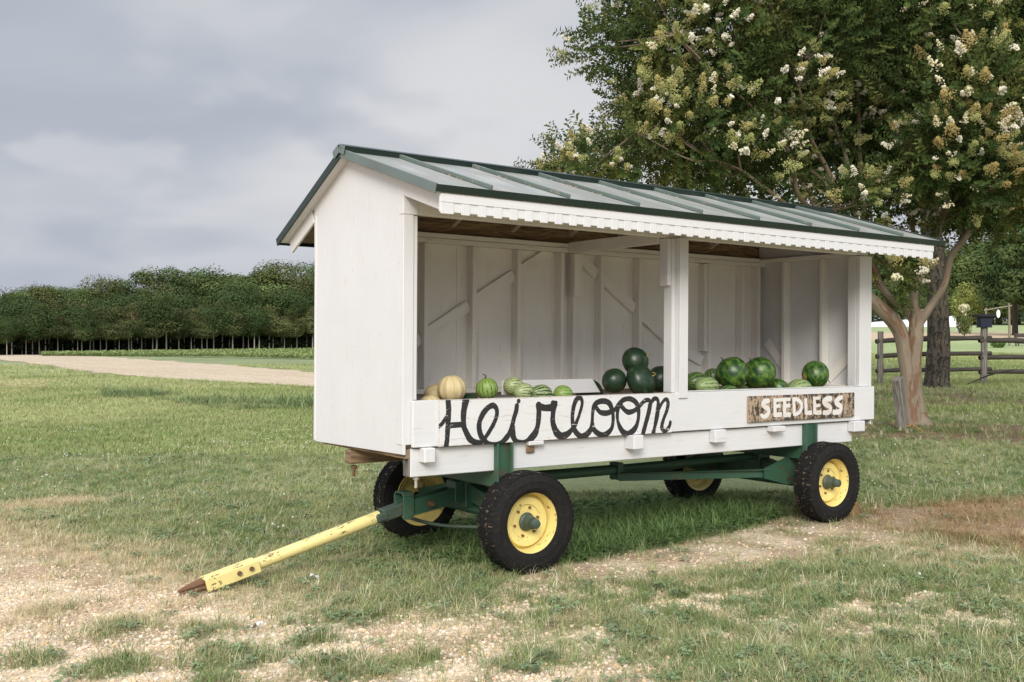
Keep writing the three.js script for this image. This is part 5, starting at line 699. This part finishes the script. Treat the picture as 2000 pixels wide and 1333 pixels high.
  const bn = thing('garden_bench', 'dark wooden bench on the lawn at the edge of the picture', 'bench', null, at(0.502, 75)); bn.rotation.y = -0.6; mesh('seat', cbox(-0.7, 0.7, 0.42, 0.48, -0.22, 0.22), M.fenceRail, bn); mesh('backrest', cbox(-0.7, 0.7, 0.62, 0.92, -0.27, -0.225), M.fenceRail, bn); for (const [x, z] of [[-0.6, -0.18], [0.6, -0.18], [-0.6, 0.18], [0.6, 0.18]]) mesh('leg', cbox(x - 0.04, x + 0.04, -0.05, z < 0 ? 0.9 : 0.415, z - 0.04, z + 0.04), M.fenceRail, bn);
  const ck = mesh('wheel_chock', cbox(-0.06, 0.06, -0.01, 0.115, -0.05, 0.05, 0.008), M.chock = std({ map: bareTex([0.26, 0.15, 0.06], [0.38, 0.24, 0.11], [0.16, 0.09, 0.04], 79), roughness: 0.9 })); ck.position.set(4.575, 0, 0.06); ck.rotation.y = 0.35; tag(ck, 'short brown wooden block wedged behind the far front wheel', 'wheel chock');
}

// ───────────── grass, gravel, litter ─────────────
// tuft of tapering blades with uneven lean
function tuft(n, h, w, spread, lean, seed, seg = 2) {
  const r = mulberry(seed), pos = [];
  for (let i = 0; i < n; i++) {
    const a = r() * 6.283, ro = spread * Math.sqrt(r()), bx = Math.cos(a) * ro, bz = Math.sin(a) * ro, b = a + (r() - 0.5) * 2.4, L = h * (0.45 + 0.75 * r()), ln = lean * (0.25 + r()), dx = Math.cos(b), dz = Math.sin(b), sx = -dz, sz = dx, ww = w * (0.7 + 0.6 * r()); let last = null;
    for (let k = 0; k <= seg; k++) { const t = k / seg, y = L * (t - 0.35 * ln * t * t), o = L * ln * t * t * 0.9, q = ww * (1 - t * 0.85) * 0.5, c = [bx + dx * o, y, bz + dz * o], A = [c[0] - sx * q, y, c[2] - sz * q], B = [c[0] + sx * q, y, c[2] + sz * q]; if (last) pos.push(...last[0], ...last[1], ...B, ...last[0], ...B, ...A); last = [A, B]; }
  }
  const g = new THREE.BufferGeometry(); g.setAttribute('position', new THREE.Float32BufferAttribute(pos, 3)); g.computeVertexNormals(); return g;
}
function clover(n, seed) {   // low broad leaflets
  const r = mulberry(seed), pos = []; for (let i = 0; i < n; i++) { const a = r() * 6.283, ro = 0.05 * Math.sqrt(r()), x = Math.cos(a) * ro, z = Math.sin(a) * ro, y = 0.012 + 0.03 * r(), s = 0.008 + 0.007 * r(), tx = (r() - 0.5) * 0.8, tz = (r() - 0.5) * 0.8, b = r() * 6; for (let k = 0; k < 3; k++) { const c = b + k * 2.094, P = (rr, aa) => { const px = rr * Math.cos(aa), pz = rr * Math.sin(aa); return [x + px, y + px * tx + pz * tz, z + pz]; }; pos.push(x, y, z, ...P(s, c - 0.7), ...P(s * 1.5, c), x, y, z, ...P(s * 1.5, c), ...P(s, c + 0.7)); } }
  const g = new THREE.BufferGeometry(); g.setAttribute('position', new THREE.Float32BufferAttribute(pos, 3)); g.computeVertexNormals(); return g;
}
{
  const r = mulberry(909), grass = new THREE.MeshPhysicalMaterial({ color: 0xffffff, roughness: 0.9, specularIntensity: 0.25, side: THREE.DoubleSide });
  const short = [tuft(16, 0.05, 0.0032, 0.05, 1.0, 1), tuft(18, 0.042, 0.003, 0.055, 1.3, 2), tuft(14, 0.06, 0.0034, 0.045, 0.8, 3)], tall = [tuft(9, 0.17, 0.0085, 0.06, 1.5, 4, 3), tuft(8, 0.20, 0.0085, 0.06, 1.3, 5, 3), tuft(10, 0.13, 0.0105, 0.07, 1.7, 6, 3)], straw = [tuft(15, 0.045, 0.0026, 0.055, 1.7, 7), tuft(13, 0.055, 0.0026, 0.05, 1.3, 8)], sprig = [tuft(11, 0.085, 0.0045, 0.035, 1.3, 9, 3), tuft(9, 0.10, 0.0045, 0.04, 1.1, 10, 3)], cl = [clover(12, 11), clover(14, 12)], mown = [tuft(15, 0.062, 0.0075, 0.13, 0.9, 13, 1), tuft(15, 0.055, 0.0065, 0.14, 1.1, 14, 1)];
  const G = { short: [[], [], []], tall: [[], [], []], straw: [[], []], sprig: [[], []], clover: [[], []], mown: [[], []] };
  const yaw = () => new THREE.Quaternion().setFromAxisAngle(V(0, 1, 0), r() * 6.283), put = (k, x, z, s, c) => { const l = G[k]; l[Math.floor(r() * l.length)].push([V(x, landY(x, z) - 0.004, z), yaw(), s, c]); };
  const tint = (a, b, t, j = 0.25) => { const k = 1 - j + 2 * j * r(); return mix3(a, b, t).map(q => q * k * (0.96 + 0.08 * r())); };
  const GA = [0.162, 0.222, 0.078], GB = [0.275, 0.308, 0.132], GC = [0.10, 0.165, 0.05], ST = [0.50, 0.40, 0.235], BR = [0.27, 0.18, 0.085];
  const pile = (x, z, dens) => {
    const q = zone(x, z); if (q.d < 3.4) return;
    const y2 = ss(0.35, 0.7, q.n1), dryHit = r() < q.dry * 0.95;
    if (r() > q.g * (1 - q.mulch * 0.9) * dens) return;
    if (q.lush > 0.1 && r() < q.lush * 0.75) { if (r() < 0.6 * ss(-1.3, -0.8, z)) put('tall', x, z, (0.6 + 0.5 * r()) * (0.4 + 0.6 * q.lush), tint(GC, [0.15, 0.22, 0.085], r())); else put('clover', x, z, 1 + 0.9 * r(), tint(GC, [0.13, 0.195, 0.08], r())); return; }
    if (dryHit) put('straw', x, z, (0.7 + 0.8 * r()) * (1 + 0.5 * q.right), q.right > 0.4 ? tint(BR, [0.38, 0.27, 0.14], r()) : tint(ST, [0.6, 0.5, 0.31], r()));
    else if (r() < 0.17 + 0.22 * q.right) put('sprig', x, z, 0.6 + 0.7 * r(), r() < 0.28 ? tint([0.6, 0.54, 0.38], GB, 0.3) : tint(GA, GB, y2));
    else if (r() < 0.05) put('clover', x, z, 0.8 + 0.6 * r(), tint([0.14, 0.20, 0.095], [0.22, 0.275, 0.15], r()));
    else put('short', x, z, 0.7 + 0.75 * r(), r() < 0.3 ? tint(ST, GB, 0.4) : tint(GA, GB, y2 * 0.8 + 0.2 * r()));
  };
  // near ground, thinner with distance, kept to what could be in view
  const spread = (d0, d1, per, s0, s1) => { const n = per * (d1 * d1 - d0 * d0) / 2 * (s1 - s0); for (let i = 0; i < n; i++) { const d = Math.sqrt(d0 * d0 + r() * (d1 * d1 - d0 * d0)), s = s0 + r() * (s1 - s0), [x, z] = site(d, s * d); pile(x, z, 1); } };
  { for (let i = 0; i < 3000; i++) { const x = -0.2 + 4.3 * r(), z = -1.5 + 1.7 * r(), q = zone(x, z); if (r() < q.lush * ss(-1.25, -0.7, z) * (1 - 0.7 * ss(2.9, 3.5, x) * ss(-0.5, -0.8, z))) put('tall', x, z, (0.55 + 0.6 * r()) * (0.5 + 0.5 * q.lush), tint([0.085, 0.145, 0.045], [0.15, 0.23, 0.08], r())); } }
  spread(4.3, 7, 1150, -0.6, 0.62); spread(7, 10.5, 820, -0.58, 0.6); spread(10.5, 14, 420, -0.56, -0.04); spread(10.5, 17, 380, 0.3, 0.56);
  const lawn = (d0, d1, per, s0, s1, sc) => { const n = per * (d1 * d1 - d0 * d0) / 2 * (s1 - s0); for (let i = 0; i < n; i++) { const d = Math.sqrt(d0 * d0 + r() * (d1 * d1 - d0 * d0)), s = s0 + r() * (s1 - s0), [x, z] = site(d, s * d), q = zone(x, z), big = fbm(x * 0.25 + 11, z * 0.25 + 11, 4, 951); if (r() < q.mulch * 0.92 || (d > 27 && inField(x, z))) continue; const k = ss(0.35, 0.65, big); put('mown', x, z, sc * (0.7 + 0.6 * r()) , r() < 0.14 ? tint(ST, GB, 0.45) : tint(mix3([0.21, 0.265, 0.095], [0.25, 0.30, 0.11], r()), [0.36, 0.385, 0.17], k)); } };
  lawn(14, 24, 130, -0.56, -0.1, 1.2); lawn(24, 34, 60, -0.56, -0.1, 1.6); lawn(34, 46, 22, -0.54, -0.16, 1.9); lawn(46, 64, 7, -0.54, -0.16, 2.2); lawn(17, 34, 75, 0.31, 0.55, 1.4); lawn(34, 60, 16, 0.31, 0.53, 2);
  // rougher unmown tufts where the lawn meets the field, and at post feet
  for (let i = 0; i < 1500; i++) { const s = -0.40 + r() * 0.3, c = [[-0.36, 29.5], [-0.32, 26.5], [-0.27, 24.6], [-0.2, 24.4], [-0.12, 25]], d = lin(c, s) + (r() + r() - 1) * 2.6, [x, z] = site(d, s * d), n = fbm(x * 0.9, z * 0.9, 3, 957); if (n < 0.47) continue; put('tall', x, z, 0.9 + 1.1 * r(), tint([0.12, 0.17, 0.07], [0.21, 0.26, 0.115], r())); }
  for (let i = 0; i < 500; i++) { const s = 0.35 + r() * 0.16, d = 27.3 + r() * 1.6, [x, z] = site(d, s * d); put('tall', x, z, 0.5 + 0.6 * r(), tint(GA, GB, r())); }
  for (let i = 0; i < 110; i++) { const [x, z] = site(14.2 + 0.9 * r() * r(), 5.1 + 1.5 * r()); put('tall', x, z, 0.35 + 0.5 * r(), tint(GC, GA, r())); }
  // tufts that hug the wheels
  const all = { short, tall, straw, sprig, clover: cl, mown }, names = { short: 'grass', tall: 'long_grass', straw: 'dry_grass', sprig: 'crabgrass', clover: 'clover', mown: 'lawn_grass' }, labels = { short: 'short green grass round the stand', tall: 'long lush grass under the wagon and along the field edge', straw: 'dry straw-coloured grass beside the gravel lane', sprig: 'loose crabgrass sprigs scattered over lane and lawn', clover: 'low clover leaves among the grass', mown: 'mown lawn stretching back to the field and fence' };
  const holder = {}; for (const k of Object.keys(G)) { const grp = new THREE.Group(); grp.name = numbered(names[k]); tag(grp, labels[k], 'grass', null, 'stuff'); scene.add(grp); G[k].forEach((l, i) => l.length && scatter('blades', all[k][i], grass, l, grp)); }
  // clover flowers
  { const l = []; for (let i = 0; i < 900; i++) { const d = 6 + 12 * Math.sqrt(r()), s = r() < 0.7 ? -0.5 + 0.42 * r() : 0.2 + 0.3 * r(), [x, z] = site(d, s * d), q = zone(x, z); if (q.bare > 0.3 || q.mulch > 0.3 || fbm(x * 0.7, z * 0.7, 3, 961) < 0.48) continue; l.push([V(x, landY(x, z) + 0.045 + 0.03 * r(), z), yaw(), 0.8 + 0.5 * r(), [0.62, 0.58, 0.5]]); } const f = scatter('clover_flowers', new THREE.IcosahedronGeometry(0.0085, 0), std({ roughness: 0.9 }), l, scene); tag(f, 'tiny white clover flowers dotted over the lawn', 'flowers', null, 'stuff'); }
  // gravel: rounded pebbles, a few stones
  const stone = (seed, det) => { const g = new THREE.IcosahedronGeometry(1, det), p = g.attributes.position; for (let i = 0; i < p.count; i++) { const v = V(p.getX(i), p.getY(i), p.getZ(i)), k = 0.75 + 0.5 * fbm(v.x * 1.2 + 5, v.y * 1.2 + v.z * 1.7 + 5, 2, seed); p.setXYZ(i, v.x * k, v.y * k * 0.66, v.z * k * 0.85); } g.computeVertexNormals(); return g; };
  const PB = [[], [], []]; const cols = [[0.70, 0.565, 0.42], [0.62, 0.48, 0.335], [0.73, 0.63, 0.51], [0.66, 0.47, 0.28], [0.55, 0.45, 0.35], [0.70, 0.53, 0.35]];
  const peb = (n, d0, d1, s0, s1, a, b) => { for (let i = 0; i < n; i++) { const d = Math.sqrt(d0 * d0 + r() * (d1 * d1 - d0 * d0)), s = s0 + r() * (s1 - s0), [x, z] = site(d, s * d), q = zone(x, z); if (r() > q.bare * (0.4 + 0.6 * ss(0.3, 0.6, q.n3)) * (1 - 0.6 * q.right) * ss(10.5, 5.2, q.d) + 0.012) continue; const w = a + (b - a) * Math.pow(r(), 3.2), c = cols[Math.floor(r() * 6)], k = (0.8 + 0.35 * r()) * (1 - 0.25 * q.right); PB[Math.floor(r() * 3)].push([V(x, landY(x, z) + w * 0.18, z), new THREE.Quaternion().setFromEuler(new THREE.Euler((r() - 0.5) * 0.8, r() * 6.28, (r() - 0.5) * 0.8)), w, c.map(e => e * k)]); } };
  peb(60000, 4.3, 6.6, -0.6, 0.6, 0.004, 0.0145); peb(38000, 6.6, 10.5, -0.56, 0.6, 0.0045, 0.0145);
  const gv = new THREE.Group(); gv.name = numbered('gravel'); tag(gv, 'pale tan pebbles of the gravel lane', 'gravel', null, 'stuff'); scene.add(gv); PB.forEach((l, i) => scatter('pebbles', stone(i + 1, 1), std({ roughness: 0.85 }), l, gv));
  // paper scraps
  const scrap = (x, z, w, seed, label) => { const q = mulberry(seed), g = new THREE.PlaneGeometry(w, w * 0.6, 6, 4); g.rotateX(-Math.PI / 2); const p = g.attributes.position; for (let i = 0; i < p.count; i++) p.setXYZ(i, p.getX(i) + 0.01 * (q() - 0.5), 0.02 * q() + 0.012 * Math.sin(p.getX(i) * 90), p.getZ(i) + 0.01 * (q() - 0.5)); const lower = g.clone(); lower.translate(0, -0.0016, 0); g.computeVertexNormals(); const o = mesh('paper_scrap', merged([g, lower]), std({ color: new THREE.Color().setRGB(0.62, 0.60, 0.56), roughness: 0.8, side: THREE.DoubleSide })); o.position.set(x, landY(x, z) + 0.03, z); o.rotation.y = seed; tag(o, label, 'litter', null); };
  scrap(-0.4, -0.42, 0.06, 3, 'white crumpled paper scrap in the grass below the yellow tongue'); scrap(-1.13, 0.42, 0.06, 5, 'flat pale paper scrap on the gravel lane in front of the tongue tip');
}
renderer.render(scene, camera);
